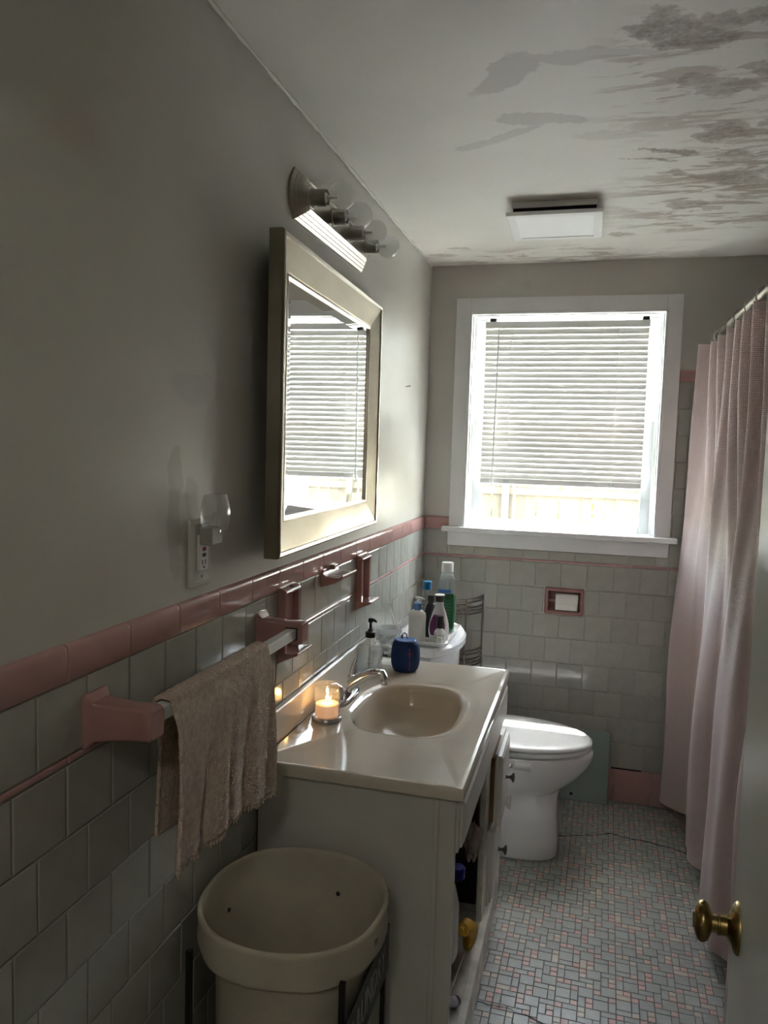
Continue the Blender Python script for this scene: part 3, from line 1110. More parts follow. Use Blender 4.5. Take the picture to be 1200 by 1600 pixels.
def bush(cx, cy, rx, h, label):
    b = thing('leafy_bush', label, 'bush', (cx, cy, GZ), group='bushes beyond the fence')
    mb = MB()
    for _ in range(1500):
        t = random.uniform(0, 2 * PI)
        ph = math.acos(random.uniform(-0.35, 1))
        rr = random.uniform(0.75, 1.0)
        c = Vector((cx + rx * rr * math.sin(ph) * math.cos(t), cy + rx * 0.7 * rr * math.sin(ph) * math.sin(t), GZ + h * 0.5 + h * 0.5 * rr * math.cos(ph)))
        a = Vector((R_(1), R_(1), R_(1))).normalized() * 0.1
        d = a.orthogonal().normalized() * 0.05
        mb.add([c - a, c + d, c + a, c - d], [(0, 1, 2, 3)])
    o = mb.build('foliage', 'leaf', b, smooth=False)
    o['kind'] = 'stuff'
    MB().tube([(cx, cy, GZ), (cx + 0.05, cy, GZ + h * 0.7)], [0.07, 0.03], 8).build('trunk', 'raw_wood', b)


for x, y, rx, h in ((-6.0, 8.6, 1.0, 2.6), (-3.7, 8.8, 1.05, 2.9), (-1.5, 8.5, 0.95, 2.4), (0.6, 8.8, 1.0, 2.8)):
    bush(x, y, rx, h, 'green leafy bush rising behind the wooden fence')

# ------------------------------------------------------------------ door
da = math.radians(-5.0)
door = thing('door_1', 'pale painted door standing open with an old brass knob', None, (0.868, -3.0, 0), da, kind='structure')
DL = 0.652
MB().box(0.0, 0.035, 0, DL, 0.012, 2.03).build('slab', 'door_paint', door, bevel=0.003, seg=2)
KY, KZ = DL - 0.064, 0.925
prof = [(0.0375, 0.0), (0.0375, -0.003), (0.034, -0.008), (0.022, -0.014), (0.015, -0.019), (0.0145, -0.030), (0.0155, -0.031), (0.0155, -0.034), (0.0125, -0.035), (0.0125, -0.044), (0.018, -0.046),
        (0.0255, -0.050), (0.0290, -0.056), (0.0295, -0.061), (0.0275, -0.067), (0.021, -0.071), (0.012, -0.073), (0.0115, -0.0755), (0.002, -0.0765)]
prof = [(r * 0.82, x * 0.68) for r, x in prof]
kn = MB().lathe(prof[:6], (0, KY, KZ), 28, 'x').build('knob_rose', 'brass', door, ang=50)
MB().lathe(prof[5:11], (0, KY, KZ), 24, 'x').build('knob_neck', 'brass', door, ang=50)
MB().lathe(prof[10:], (0, KY, KZ), 28, 'x').build('knob', 'brass', door, ang=60)
for z in (0.25, 1.75):
    MB().tube([(0.017, -0.006, z), (0.017, -0.006, z + 0.09)], 0.007, 8).build('hinge', 'brass', door)
for x0, x1, z1 in ((DX0, DX0 + 0.02, DZ), (DX1 - 0.02, DX1, DZ)):
    pass

# ------------------------------------------------------------------ bathtub behind the curtain
tub = thing('bathtub', 'white bathtub hidden behind the pink shower curtain', 'bathtub', (1.207, -0.01, 0))
out0 = rrect(1.577, -0.765, 0.370, 0.750, 0.02, 4)
rings = [[(x, y, 0.002) for x, y in out0], [(x, y, 0.395) for x, y in out0], [(x, y, 0.41) for x, y in rrect(1.577, -0.765, 0.366, 0.746, 0.02, 4)],
         [(x, y, 0.41) for x, y in rrect(1.577, -0.765, 0.30, 0.68, 0.12, 4)], [(x, y, 0.36) for x, y in rrect(1.577, -0.765, 0.285, 0.66, 0.12, 4)],
         [(x, y, 0.10) for x, y in rrect(1.577, -0.765, 0.235, 0.58, 0.12, 4)]]
MB().loft(rings).build('basin', 'porcelain', tub, ang=40)
MB().lathe([(0.03, 0), (0.03, 0.004), (0.002, 0.005)], (1.577, -0.3, 0.10), 16).build('drain', 'chrome', tub)

# ------------------------------------------------------------------ shower rod, rings, curtain
RX, RZ = 1.186, 1.992
rod = thing('shower_rod', 'brushed metal shower rod above the pink curtain', 'curtain rod', (RX, -0.001, RZ))
MB().tube([(RX, -0.002, RZ), (RX + 0.001, -0.4, RZ), (RX + 0.005, -1.0, RZ), (RX + 0.01, -2.2, RZ), (RX + 0.012, YF + 0.001, RZ)], 0.0125, 16).build('rod', 'nickel_bright', rod)
MB().lathe([(0.03, -0.001), (0.03, -0.006), (0.02, -0.014), (0.0135, -0.02)], (RX, 0, RZ), 20, 'y').build('flange', 'nickel', rod)
ring_y = [-0.075, -0.105, -0.225, -0.365, -0.53, -0.72, -0.89, -1.05, -1.20, -1.34, -1.45]
rl = ['metal ring on the shower rod at the window wall', 'metal ring beside the one at the window wall on the shower rod']
for i, y in enumerate(ring_y):
    pts = [(RX + 0.004 + 0.028 * math.cos(t), y + 0.008 * math.sin(t), RZ - 0.014 + 0.030 * math.sin(t)) for t in [2 * PI * k / 24 for k in range(24)]]
    o = MB().tube(pts, 0.0022, 6, closed=True).build('curtain_ring', 'nickel', loc=(RX, y, RZ))
    tag(o, 'round metal curtain ring holding the pink curtain on the shower rod', 'curtain ring', 'rings on the shower rod')


def curtain_xy(s_, z):
    """s_ runs along the rod from the window wall towards the door"""
    L = 1.48
    y = -0.055 - s_ * L
    wz = sstep(1.90, 0.55, z)
    # gathers below the rings
    ph = 2 * PI * (y + 0.06) / 0.158
    top = 1.172 - 0.026 * math.cos(ph) - 0.007 * math.cos(2 * ph)
    top -= 0.030 * sstep(-0.22, -0.06, y)
    # broad folds lower down
    ph2 = 2 * PI * (y + 0.10) / 0.445
    c = math.cos(ph2)
    low = 1.150 - 0.040 * (abs(c) ** 0.75) * (1 if c > 0 else -1)
    low += 0.008 * math.cos(2 * PI * (y + 0.05) / 0.16)
    low -= 0.048 * sstep(-0.30, -0.05, y)
    x = top * (1 - wz) + low * wz
    x += 0.004 * math.sin(7 * z + 9 * y)
    return x, y


cmb = MB()
NUc, NVc = 300, 60
uv = []


def cf(a, b):
    zt = 1.942 - 0.006 * abs(math.sin(PI * a * 1.48 / 0.158)) + 0.012 * sstep(0.1, 0.0, a)
    z = zt - b * (zt - 0.075 - 0.012 * math.sin(5 * a))
    x, y = curtain_xy(a, z)
    uv.append((a * 1.9, b * 1.9))
    return x, y, z


cmb.grid(NUc, NVc, cf)
cur = thing('shower_curtain', 'pale pink waffle weave shower curtain hanging in folds', 'shower curtain', (1.15, -0.8, 0.07))
co = cmb.build('curtain_cloth', 'curtain', cur, ang=180)
uvl = co.data.uv_layers.new(name='UVMap')
for li, lp in enumerate(co.data.loops):
    uvl.data[li].uv = uv[lp.vertex_index]

# ------------------------------------------------------------------ vanity cabinet
VY0, VY1 = -1.805, -0.892
van = thing('vanity_cabinet', 'worn off-white bathroom vanity cabinet with a missing door', 'vanity', (0.24, -1.35, 0))
C_ = 'cabinet'
MB().box(0.012, 0.452, VY0, VY0 + 0.018, 0.002, 0.756).build('side_panel', C_, van, bevel=0.002)
MB().box(0.437, 0.474, VY0 - 0.003, VY0 + 0.020, 0.002, 0.756).box(0.425, 0.437, VY0 - 0.002, VY0 + 0.015, 0.002, 0.756).build('corner_stile', C_, van, bevel=0.0025)
MB().box(0.012, 0.474, VY1 - 0.018, VY1, 0.002, 0.756).build('side_panel', C_, van, bevel=0.002)
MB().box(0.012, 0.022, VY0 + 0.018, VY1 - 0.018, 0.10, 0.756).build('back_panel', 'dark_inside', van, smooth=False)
MB().box(0.022, 0.470, VY0 + 0.020, VY1 - 0.018, 0.082, 0.100).build('bottom_shelf', 'cabinet_dirty', van, smooth=False)
MB().box(0.465, 0.488, VY0 + 0.020, VY1, 0.002, 0.101).build('bottom_rail', 'cabinet_dirty', van, bevel=0.004)
MB().box(0.452, 0.470, -1.200, -1.118, 0.100, 0.640).build('center_stile', 'cabinet_dirty', van, bevel=0.002)
MB().box(0.452, 0.470, VY0 + 0.020, VY1 - 0.018, 0.640, 0.756).build('top_rail', C_, van, smooth=False)
MB().box(0.440, 0.452, -1.150, -1.118, 0.36, 0.60).build('drawer_box_edge', 'raw_wood', van, smooth=False)
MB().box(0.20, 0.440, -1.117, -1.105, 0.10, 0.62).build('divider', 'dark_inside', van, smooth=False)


def panel_front(name, y0, y1, z0, z1, xb, xf, parent, material=C_, em=0.016):
    """overlay front with a stepped, moulded edge"""
    rings = []
    for ins, x in ((0, xb), (0, xb + 0.006), (0.004, xb + 0.0075), (em * 0.5, xb + 0.0075), (em * 0.6, xf - 0.004), (em, xf - 0.003), (em + 0.003, xf)):
        rings.append([(x, y0 + ins, z0 + ins), (x, y1 - ins, z0 + ins), (x, y1 - ins, z1 - ins), (x, y0 + ins, z1 - ins)])
    return MB().loft(rings).build(name, material, parent, smooth=False)


panel_front('false_front', VY0 + 0.004, VY1 + 0.004, 0.628, 0.752, 0.4745, 0.492, van)
dr = panel_front('drawer', -1.122, VY1 + 0.006, 0.352, 0.588, 0.484, 0.506, van)
MB().box(0.470, 0.484, -1.108, VY1 - 0.02, 0.37, 0.57).build('drawer_box', 'raw_wood', dr, smooth=False)
dd = panel_front('door', -1.122, VY1 + 0.004, 0.104, 0.346, 0.4705, 0.489, van)
kp = [(0.0065, 0), (0.0065, 0.003), (0.0045, 0.006), (0.0045, 0.013), (0.008, 0.018), (0.0150, 0.022), (0.0155, 0.025), (0.0135, 0.0275), (0.002, 0.029)]
MB().lathe(kp, (0.5055, -0.998, 0.470), 18, 'x').build('knob', 'knob_metal', dr, ang=55)
MB().lathe(kp, (0.4885, -0.968, 0.212), 18, 'x').build('knob', 'knob_metal', dd, ang=55)

# ------------------------------------------------------------------ countertop with moulded basin
top = thing('sink_countertop', 'cream cultured marble vanity top with moulded oval basin', 'countertop', (0.25, -1.35, 0.756))
CX, CY = 0.275, -1.33
TX0, TX1, TY0, TY1 = 0.0215, 0.492, -1.826, -0.871
angs = sorted([2 * PI * k / 96 for k in range(96)] + [math.atan2(y - CY, x - CX) % (2 * PI) for x in (TX0, TX1) for y in (TY0, TY1)])


def rect_ring(ix, iy, z, back=0.0):
    x0, x1, y0, y1 = TX0 + back, TX1 - ix, TY0 + iy, TY1 - iy
    pts = []
    cors = [(TX1, TY1, x1, y1), (TX0, TY1, x0, y1), (TX0, TY0, x0, y0), (TX1, TY0, x1, y0)]
    for a in angs:
        hit = None
        for cx0, cy0, cx1, cy1 in cors:
            if abs((math.atan2(cy0 - CY, cx0 - CX) % (2 * PI)) - a) < 1e-6:
                hit = (cx1, cy1, z)
        if hit is None:
            c, s_ = math.cos(a), math.sin(a)
            ts = []
            if abs(c) > 1e-9:
                ts.append(((x1 if c > 0 else x0) - CX) / c)
            if abs(s_) > 1e-9:
                ts.append(((y1 if s_ > 0 else y0) - CY) / s_)
            t = min(ts)
            hit = (CX + c * t, CY + s_ * t, z)
        pts.append(hit)
    return pts


def ell_ring(cx, cy, a, b, e, z):
    pts = []
    for t in angs:
        c, s_ = math.cos(t), math.sin(t)
        k = (abs(c / a) ** e + abs(s_ / b) ** e) ** (-1 / e)
        pts.append((cx + c * k, cy + s_ * k, z))
    return pts


rim = [ell_ring(CX, CY, 0.176, 0.240, 2.7, 0.7795), ell_ring(CX, CY, 0.171, 0.235, 2.7, 0.7765), ell_ring(CX - 0.012, CY, 0.152, 0.216, 2.8, 0.7725)]
MB().loft([rect_ring(0, 0, 0.756), rect_ring(0, 0, 0.776), rect_ring(0.003, 0.003, 0.7815), rect_ring(0.009, 0.009, 0.7825), rect_ring(0.016, 0.016, 0.7815), rect_ring(0.019, 0.019, 0.7795)] + rim,
          False, False).build('slab', 'marble', top, ang=50)
MB().loft([rim[-1], ell_ring(CX - 0.016, CY, 0.142, 0.207, 2.8, 0.768), ell_ring(CX - 0.018, CY, 0.136, 0.201, 2.8, 0.755), ell_ring(CX - 0.018, CY, 0.130, 0.193, 2.7, 0.72),
           ell_ring(CX - 0.02, CY, 0.112, 0.170, 2.5, 0.68), ell_ring(CX - 0.022, CY, 0.078, 0.12, 2.2, 0.655), ell_ring(CX - 0.022, CY, 0.02, 0.02, 2, 0.648)],
          False, True).build('basin', 'bowl', top, ang=60)
MB().lathe([(0.021, 0), (0.021, 0.003), (0.014, 0.004), (0.001, 0.003)], (CX - 0.022, CY, 0.648), 20).build('drain', 'chrome', top)
MB().box(0.005, 0.0215, TY0, TY1, 0.756, 0.864).build('backsplash', 'marble', top, bevel=0.004, seg=3)

# ------------------------------------------------------------------ faucet
fau = thing('faucet', 'chrome two handle faucet behind the vanity basin', 'faucet', (0.072, -1.335, 0.7795))
FX, FYc, FZ = 0.072, -1.335, 0.7795
MB().loft([[(x, y, FZ) for x, y in superell(FX, FYc, 0.026, 0.083, 3, 32)], [(x, y, FZ + 0.012) for x, y in superell(FX, FYc, 0.026, 0.083, 3, 32)],
           [(x, y, FZ + 0.018) for x, y in superell(FX, FYc, 0.020, 0.076, 3, 32)]]).build('base', 'chrome', fau, ang=50)
sp = [(FX - 0.004, FYc, FZ + 0.015), (FX + 0.004, FYc, FZ + 0.034), (FX + 0.022, FYc + 0.002, FZ + 0.052), (FX + 0.052, FYc + 0.004, FZ + 0.071), (FX + 0.082, FYc + 0.006, FZ + 0.083), (FX + 0.102, FYc + 0.008, FZ + 0.081), (FX + 0.110, FYc + 0.008, FZ + 0.066)]
MB().tube(sp, [0.021, 0.019, 0.016, 0.0135, 0.013, 0.0135, 0.0125], 16).build('spout', 'chrome', fau, ang=60)
MB().lathe([(0.0095, -0.01), (0.0095, 0.0), (0.006, 0.001)], (FX + 0.110, FYc + 0.008, FZ + 0.060), 16).build('aerator', 'steel', fau)
for sy, lv in ((-1, 0), (1, 1)):
    cy = FYc + sy * 0.056
    h_ = MB().lathe([(0.018, 0.014), (0.0165, 0.03), (0.014, 0.045), (0.012, 0.052), (0.004, 0.056)], (FX - 0.006, cy, FZ), 20)
    h_ = h_.build('handle', 'chrome', fau, ang=60)
    if lv:
        MB().tube([(FX - 0.006, cy, FZ + 0.045), (FX - 0.004, cy + 0.006, FZ + 0.07), (FX + 0.006, cy + 0.016, FZ + 0.098)], [0.009, 0.0075, 0.005], 10).build('lever', 'chrome', h_, ang=60)
    else:
        MB().tube([(FX - 0.006, cy, FZ + 0.046), (FX - 0.012, cy - 0.012, FZ + 0.058), (FX - 0.022, cy - 0.030, FZ + 0.060)], [0.010, 0.0085, 0.006], 10).build('lever', 'chrome', h_, ang=60)

# ------------------------------------------------------------------ things on the counter
CZ = 0.7797
cnd = thing('candle', 'lit candle in a clear glass on a steel coaster', 'candle', (0.078, -1.520, CZ))
cx, cy = 0.078, -1.520
MB().lathe([(0.036, 0), (0.040, 0.002), (0.040, 0.011), (0.037, 0.014), (0.034, 0.010), (0.030, 0.009)], (cx, cy, CZ), 32).build('coaster', 'steel', cnd, ang=50)
MB().lathe([(0.0325, 0.0095), (0.0330, 0.013), (0.0335, 0.098), (0.0318, 0.0985), (0.0312, 0.016)], (cx, cy, CZ), 36, cap0=True, cap1=False).build('glass', 'clear_glass', cnd, ang=40)
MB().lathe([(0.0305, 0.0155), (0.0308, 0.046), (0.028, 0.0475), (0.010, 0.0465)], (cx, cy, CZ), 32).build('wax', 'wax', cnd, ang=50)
MB().tube([(cx, cy, CZ + 0.046), (cx + 0.001, cy, CZ + 0.056)], 0.0011, 6).build('wick', 'black_plastic', cnd)
MB().lathe([(0.0008, 0.053), (0.0034, 0.056), (0.0040, 0.060), (0.0026, 0.066), (0.0004, 0.071)], (cx, cy, CZ), 12).build('flame', 'flame', cnd, ang=180)

spk = thing('portable_speaker', 'dark blue cloth covered speaker with red plus sign', 'speaker', (0.166, -1.0, CZ))
sx, sy = 0.166, -1.0
sprof = [(0.028, 0), (0.036, 0.002), (0.0425, 0.012), (0.0465, 0.030), (0.0475, 0.052), (0.0462, 0.074), (0.0425, 0.092), (0.0365, 0.1015), (0.0335, 0.103)]
MB().lathe(sprof, (sx, sy, CZ), 44).build('body', 'speaker_blue', spk, ang=60)
MB().lathe([(0.0335, 0.103), (0.032, 0.1042), (0.03, 0.1035), (0.001, 0.1035)], (sx, sy, CZ), 40).build('top_panel', 'speaker_top', spk, ang=50)
MB().tube([(sx - 0.014, sy + 0.012, CZ + 0.100), (sx - 0.016, sy + 0.012, CZ + 0.116), (sx - 0.009, sy + 0.012, CZ + 0.1225), (sx - 0.001, sy + 0.012, CZ + 0.117), (sx + 0.001, sy + 0.012, CZ + 0.102)], 0.004, 8, flat=(0.35, 1.5)).build('loop', 'navy', spk)
MB().tube([(sx - 0.0175, sy + 0.010, CZ + 0.102), (sx - 0.019, sy + 0.010, CZ + 0.113)], 0.0035, 8, flat=(0.35, 1.6)).build('loop_tag', 'red', spk)


def on_speaker(az, h_):
    """point on the curved side of the speaker at azimuth az and height h_"""
    for (r0, h0), (r1, h1) in zip(sprof, sprof[1:]):
        if h0 <= h_ <= h1:
            r = r0 + (r1 - r0) * (h_ - h0) / (h1 - h0)
            break
    r += 0.0006
    return (sx + r * math.cos(az), sy + r * math.sin(az), CZ + h_)


def strip_on_speaker(name, a0, a1, h0, h1):
    mb = MB()
    mb.grid(6, 6, lambda u, v: on_speaker(a0 + (a1 - a0) * u, h0 + (h1 - h0) * v))
    mb.build(name, 'red', spk, solid=0.0006)


azc = math.radians(-60)
strip_on_speaker('plus_mark', azc - 0.03, azc + 0.03, 0.050, 0.084)
strip_on_speaker('plus_mark', azc - 0.22, azc + 0.22, 0.0655, 0.0682)
strip_on_speaker('minus_mark', azc - 0.035, azc + 0.035, 0.016, 0.044)

soap = thing('soap_dispenser', 'clear pump bottle of soap with a black pump top', 'soap dispenser', (0.0585, -1.046, CZ))
bx, by = 0.0585, -1.046
ow = lambda h, a, b, r: [(x, y, CZ + h) for x, y in rrect(bx, by, a, b, r, 5)]
MB().loft([ow(0.001, 0.033, 0.033, 0.012), ow(0.004, 0.036, 0.036, 0.012), ow(0.088, 0.036, 0.036, 0.012), ow(0.094, 0.033, 0.033, 0.013), ow(0.112, 0.016, 0.016, 0.0155), ow(0.118, 0.014, 0.014, 0.0135)], True, False).build('bottle', 'clear_glass', soap, ang=40)
MB().loft([ow(0.003, 0.031, 0.031, 0.011), ow(0.006, 0.0335, 0.0335, 0.011), ow(0.078, 0.0335, 0.0335, 0.011)]).build('soap', 'gel', soap, ang=40)
MB().lathe([(0.0165, 0.112), (0.0165, 0.128), (0.0140, 0.130), (0.008, 0.132), (0.008, 0.138), (0.0045, 0.139), (0.0045, 0.158), (0.008, 0.160), (0.009, 0.170), (0.006, 0.174)], (bx, by, CZ), 22).build('pump', 'black_plastic', soap, ang=40)
MB().tube([(bx, by, CZ + 0.1685), (bx + 0.012, by - 0.004, CZ + 0.169), (bx + 0.022, by - 0.007, CZ + 0.164)], [0.006, 0.005, 0.0032], 10).build('nozzle', 'black_plastic', soap)
MB().tube([(bx, by, CZ + 0.01), (bx, by, CZ + 0.112)], 0.0025, 8).build('dip_tube', 'cap_white', soap)

jar = thing('glass_jar', 'clear lidded jar with white cotton pieces inside', 'jar', (0.092, -0.935, CZ))
jx, jy = 0.092, -0.935
MB().lathe([(0.034, 0.0), (0.038, 0.002), (0.0385, 0.010), (0.033, 0.013), (0.0345, 0.018), (0.037, 0.024), (0.0385, 0.105), (0.0365, 0.105), (0.035, 0.026)], (jx, jy, CZ), 32, cap1=False).build('jar_glass', 'clear_glass', jar, ang=40)
MB().lathe([(0.042, 0.1055), (0.043, 0.108), (0.043, 0.121), (0.040, 0.122), (0.0395, 0.109), (0.001, 0.108)], (jx, jy, CZ), 32).build('lid', 'frost', jar, ang=40)
for k in range(5):
    a = k * 2.4
    c = (jx + 0.017 * math.cos(a), jy + 0.017 * math.sin(a), CZ + 0.038 + 0.010 * k)
    mb = MB()
    rings = []
    for i in range(7):
        t = -PI / 2 + PI * i / 6
        rings.append([(c[0] + 0.014 * math.cos(t) * math.cos(q) * (1 + R_(0.1)), c[1] + 0.014 * math.cos(t) * math.sin(q) * (1 + R_(0.1)), c[2] + 0.011 * math.sin(t)) for q in [2 * PI * j / 12 for j in range(12)]])
    o = mb.loft(rings).build('cotton_ball', 'cotton', ang=180, loc=c)
    tag(o, 'white cotton ball inside the clear lidded jar', 'cotton ball', 'cotton balls in the jar')

# ------------------------------------------------------------------ toilet
toi = thing('toilet', 'white elongated toilet with closed lid beside the vanity', 'toilet', (0.36, -0.46, 0))
TYC = -0.46


def bowl_ring(xr, xf, xm, hw_, z, er=3.2, n=56):
    pts = []
    for k in range(n):
        t = 2 * PI * k / n
        c, s_ = math.cos(t), math.sin(t)
        if c >= 0:
            x = xm + (xf - xm) * c
            y = hw_ * s_
        else:
            x = xm - (xm - xr) * abs(c) ** (2 / er)
            y = hw_ * math.copysign(abs(s_) ** (2 / er), s_)
        pts.append((x, TYC + y, z))
    return pts


def ped_ring(xr, xf, hw_, z, e=4.5, n=56):
    return [(x, y, z) for x, y in superell((xr + xf) / 2, TYC, (xf - xr) / 2, hw_, e, n)]


MB().loft([ped_ring(0.10, 0.668, 0.168, 0.002), ped_ring(0.10, 0.674, 0.172, 0.010), ped_ring(0.10, 0.668, 0.164, 0.06), ped_ring(0.10, 0.662, 0.158, 0.14), ped_ring(0.10, 0.660, 0.156, 0.205),
           bowl_ring(0.11, 0.668, 0.46, 0.158, 0.232, 4), bowl_ring(0.12, 0.706, 0.46, 0.166, 0.262, 4), bowl_ring(0.13, 0.742, 0.47, 0.176, 0.295, 4), bowl_ring(0.14, 0.768, 0.48, 0.183, 0.330, 4),
           bowl_ring(0.14, 0.780, 0.48, 0.187, 0.356, 4), bowl_ring(0.14, 0.782, 0.48, 0.187, 0.378, 4), bowl_ring(0.145, 0.777, 0.48, 0.183, 0.386, 4)]).build('bowl', 'porcelain', toi, ang=60)
MB().loft([bowl_ring(0.225, 0.770, 0.47, 0.178, 0.390), bowl_ring(0.22, 0.776, 0.47, 0.182, 0.394), bowl_ring(0.22, 0.776, 0.47, 0.182, 0.405), bowl_ring(0.225, 0.772, 0.47, 0.179, 0.408)]).build('seat', 'seat_plastic', toi, ang=60)
MB().loft([bowl_ring(0.225, 0.768, 0.47, 0.176, 0.4105), bowl_ring(0.22, 0.776, 0.47, 0.182, 0.415), bowl_ring(0.22, 0.775, 0.47, 0.181, 0.422), bowl_ring(0.23, 0.762, 0.47, 0.172, 0.428), bowl_ring(0.26, 0.70, 0.47, 0.13, 0.4315), bowl_ring(0.33, 0.60, 0.47, 0.06, 0.433)]).build('lid', 'seat_plastic', toi, ang=60)
MB().tube([(0.235, TYC - 0.075, 0.402), (0.235, TYC + 0.075, 0.402)], 0.014, 12).build('hinge', 'porcelain', toi)


def tank_ring(x0, xf, hy, bulge, z, n=14):
    pts = []
    for k in range(n + 1):
        v = -1 + 2 * k / n
        pts.append((xf - bulge * abs(v) ** 2.4, TYC + hy * v, z))
    pts += [(x0, TYC + hy, z), (x0, TYC - hy, z)]
    return pts


MB().loft([tank_ring(0.025, 0.225, 0.205, 0.05, 0.386), tank_ring(0.022, 0.238, 0.214, 0.06, 0.42), tank_ring(0.022, 0.256, 0.226, 0.07, 0.738)]).build('tank', 'porcelain', toi, bevel=0.006)
MB().loft([tank_ring(0.014, 0.266, 0.234, 0.072, 0.740), tank_ring(0.014, 0.276, 0.241, 0.075, 0.746), tank_ring(0.014, 0.276, 0.241, 0.075, 0.768), tank_ring(0.018, 0.268, 0.233, 0.073, 0.778)]).build('tank_lid', 'porcelain', toi, ang=35)
lab = MB()
lab.grid(8, 2, lambda u, v: (0.500 + 0.066 * u, TYC - 0.1915 + 0.0105 * u * u + 0.001 * math.sin(9 * u), 0.352 + 0.032 * v - 0.004 * u))
lab.build('paper_label', 'cap_white', toi, solid=0.0008)
MB().lathe([(0.009, 0), (0.009, -0.012), (0.006, -0.014)], (0.490, TYC - 0.187, 0.368), 14, 'y').build('cover_cap', 'chrome', toi)

# tray and bottles on the tank
TZ = 0.7785
tray = thing('bottle_tray', 'white shallow tray of bottles on the toilet tank', 'tray', (0.145, -0.515, TZ))
q = lambda a, b, z, r=0.02: [(x, y, TZ + z) for x, y in rrect(0.145, -0.515, a, b, r, 4)]
MB().loft([q(0.088, 0.150, 0), q(0.092, 0.156, 0.003), q(0.102, 0.166, 0.020), q(0.100, 0.164, 0.0205), q(0.089, 0.152, 0.005), q(0.086, 0.149, 0.0035)]).build('tray_body', 'bottle_bright', tray, ang=40)
BZ = TZ + 0.004


def bottle(name, label, cat, x, y, prof, material, n=28, sqx=1.0, sqy=1.0, rz=0.0):
    t = thing(name, label, cat, (x, y, BZ))
    rings = []
    for r, h_ in prof:
        ring = []
        for k in range(n):
            a = 2 * PI * k / n
            lx, ly = r * sqx * math.cos(a), r * sqy * math.sin(a)
            ring.append((x + lx * math.cos(rz) - ly * math.sin(rz), y + lx * math.sin(rz) + ly * math.cos(rz), BZ + h_))
        rings.append(ring)
    MB().loft(rings).build('bottle', material, t, ang=50)
    return t


CAMA = lambda x, y: math.atan2(CAM.y - y, CAM.x - x)


def decal(parent, name, material, x, y, rfun, h0, h1, a_half, sqx=1.0, sqy=1.0, off=0.0008, shift=0.0, rz=0.0, hfun=None):
    """label wrapped on the camera side of a bottle"""
    ac = CAMA(x, y) + shift - rz
    mb = MB()

    def f(u, v):
        h_ = h0 + (h1 - h0) * v
        half = a_half if hfun is None else a_half * hfun(v)
        a = ac + half * (2 * u - 1)
        r = rfun(h_)
        lx, ly = (r * sqx + off) * math.cos(a), (r * sqy + off) * math.sin(a)
        return (x + lx * math.cos(rz) - ly * math.sin(rz), y + lx * math.sin(rz) + ly * math.cos(rz), BZ + h_)
    mb.grid(14, 10, f)
    return mb.build(name, material, parent, solid=0.0006)


def pr(prof):
    def f(h_):
        for (r0, h0), (r1, h1) in zip(prof, prof[1:]):
            if h0 <= h_ <= h1:
                return r0 + (r1 - r0) * (h_ - h0) / max(1e-6, h1 - h0)
        return prof[-1][0]
    return f


# pump bottle
x, y = 0.122, -0.632
pp = [(0.026, 0), (0.028, 0.004), (0.0285, 0.10), (0.027, 0.112), (0.016, 0.122), (0.013, 0.124)]
t = bottle('lotion_bottle', 'white pump bottle with a dusty blue collar on the tank', 'bottle', x, y, pp, 'bottle_white', sqx=1.15, sqy=0.8)
MB().lathe([(0.0135, 0.123), (0.0145, 0.125), (0.0145, 0.148), (0.011, 0.151), (0.006, 0.152)], (x, y, BZ), 20).build('collar', 'collar_blue', t)
MB().lathe([(0.005, 0.15), (0.005, 0.164), (0.011, 0.166), (0.011, 0.171), (0.004, 0.172)], (x, y, BZ), 16).build('pump', 'bottle_bright', t)
MB().tube([(x - 0.01, y, BZ + 0.169), (x + 0.012, y - 0.003, BZ + 0.169), (x + 0.026, y - 0.006, BZ + 0.165)], [0.004, 0.0035, 0.0025], 8).build('nozzle', 'bottle_bright', t)
# clear bottle, blue cap
x, y = 0.120, -0.455
pp = [(0.025, 0), (0.027, 0.004), (0.027, 0.145), (0.022, 0.162), (0.014, 0.170), (0.013, 0.174)]
t = bottle('clear_bottle', 'clear plastic bottle with a bright blue cap behind the pump bottle', 'bottle', x, y, pp, 'clear_plastic')
MB().lathe([(0.0165, 0.170), (0.0175, 0.172), (0.0175, 0.200), (0.015, 0.203)], (x, y, BZ), 22).build('cap', 'cap_blue', t)
# tall mouthwash bottle, half full of green liquid
x, y = 0.193, -0.425
pp = [(0.030, 0), (0.034, 0.004), (0.036, 0.05), (0.040, 0.09), (0.040, 0.145), (0.034, 0.195), (0.025, 0.224), (0.022, 0.228), (0.022, 0.244)]
t = bottle('mouthwash_bottle', 'tall clear bottle with green label and white cap on the tank', 'bottle', x, y, pp, 'clear_plastic', sqx=1.0, sqy=0.72)
lq = [(r * 0.95, h_) for r, h_ in pp if h_ < 0.15]
rings = [[(x + r * math.cos(a), y + 0.72 * r * math.sin(a), BZ + h_ + 0.002) for a in [2 * PI * k / 28 for k in range(28)]] for r, h_ in lq]
MB().loft(rings).build('liquid', 'green_liquid', t, ang=50)
MB().lathe([(0.0235, 0.240), (0.0235, 0.275), (0.0225, 0.278)], (x, y, BZ), 24).build('cap', 'cap_white', t)
MB().lathe([(0.0245, 0.224), (0.026, 0.227), (0.0245, 0.230)], (x, y, BZ), 24).build('neck_ring', 'clear_plastic', t)
gl = decal(t, 'label', 'label_green', x, y, pr(pp), 0.020, 0.158, 1.0, 1.0, 0.72, 0.0012, shift=-0.25)
for k in range(7):
    decal(gl, 'label_line', 'label_lines', x, y, pr(pp), 0.052 + k * 0.013, 0.0545 + k * 0.013, 0.55, 1.0, 0.72, 0.0022, shift=-0.05)
decal(t, 'top_label', 'label_blue', x, y, pr(pp), 0.160, 0.173, 0.75, 1.0, 0.72, 0.0012, shift=-0.35)
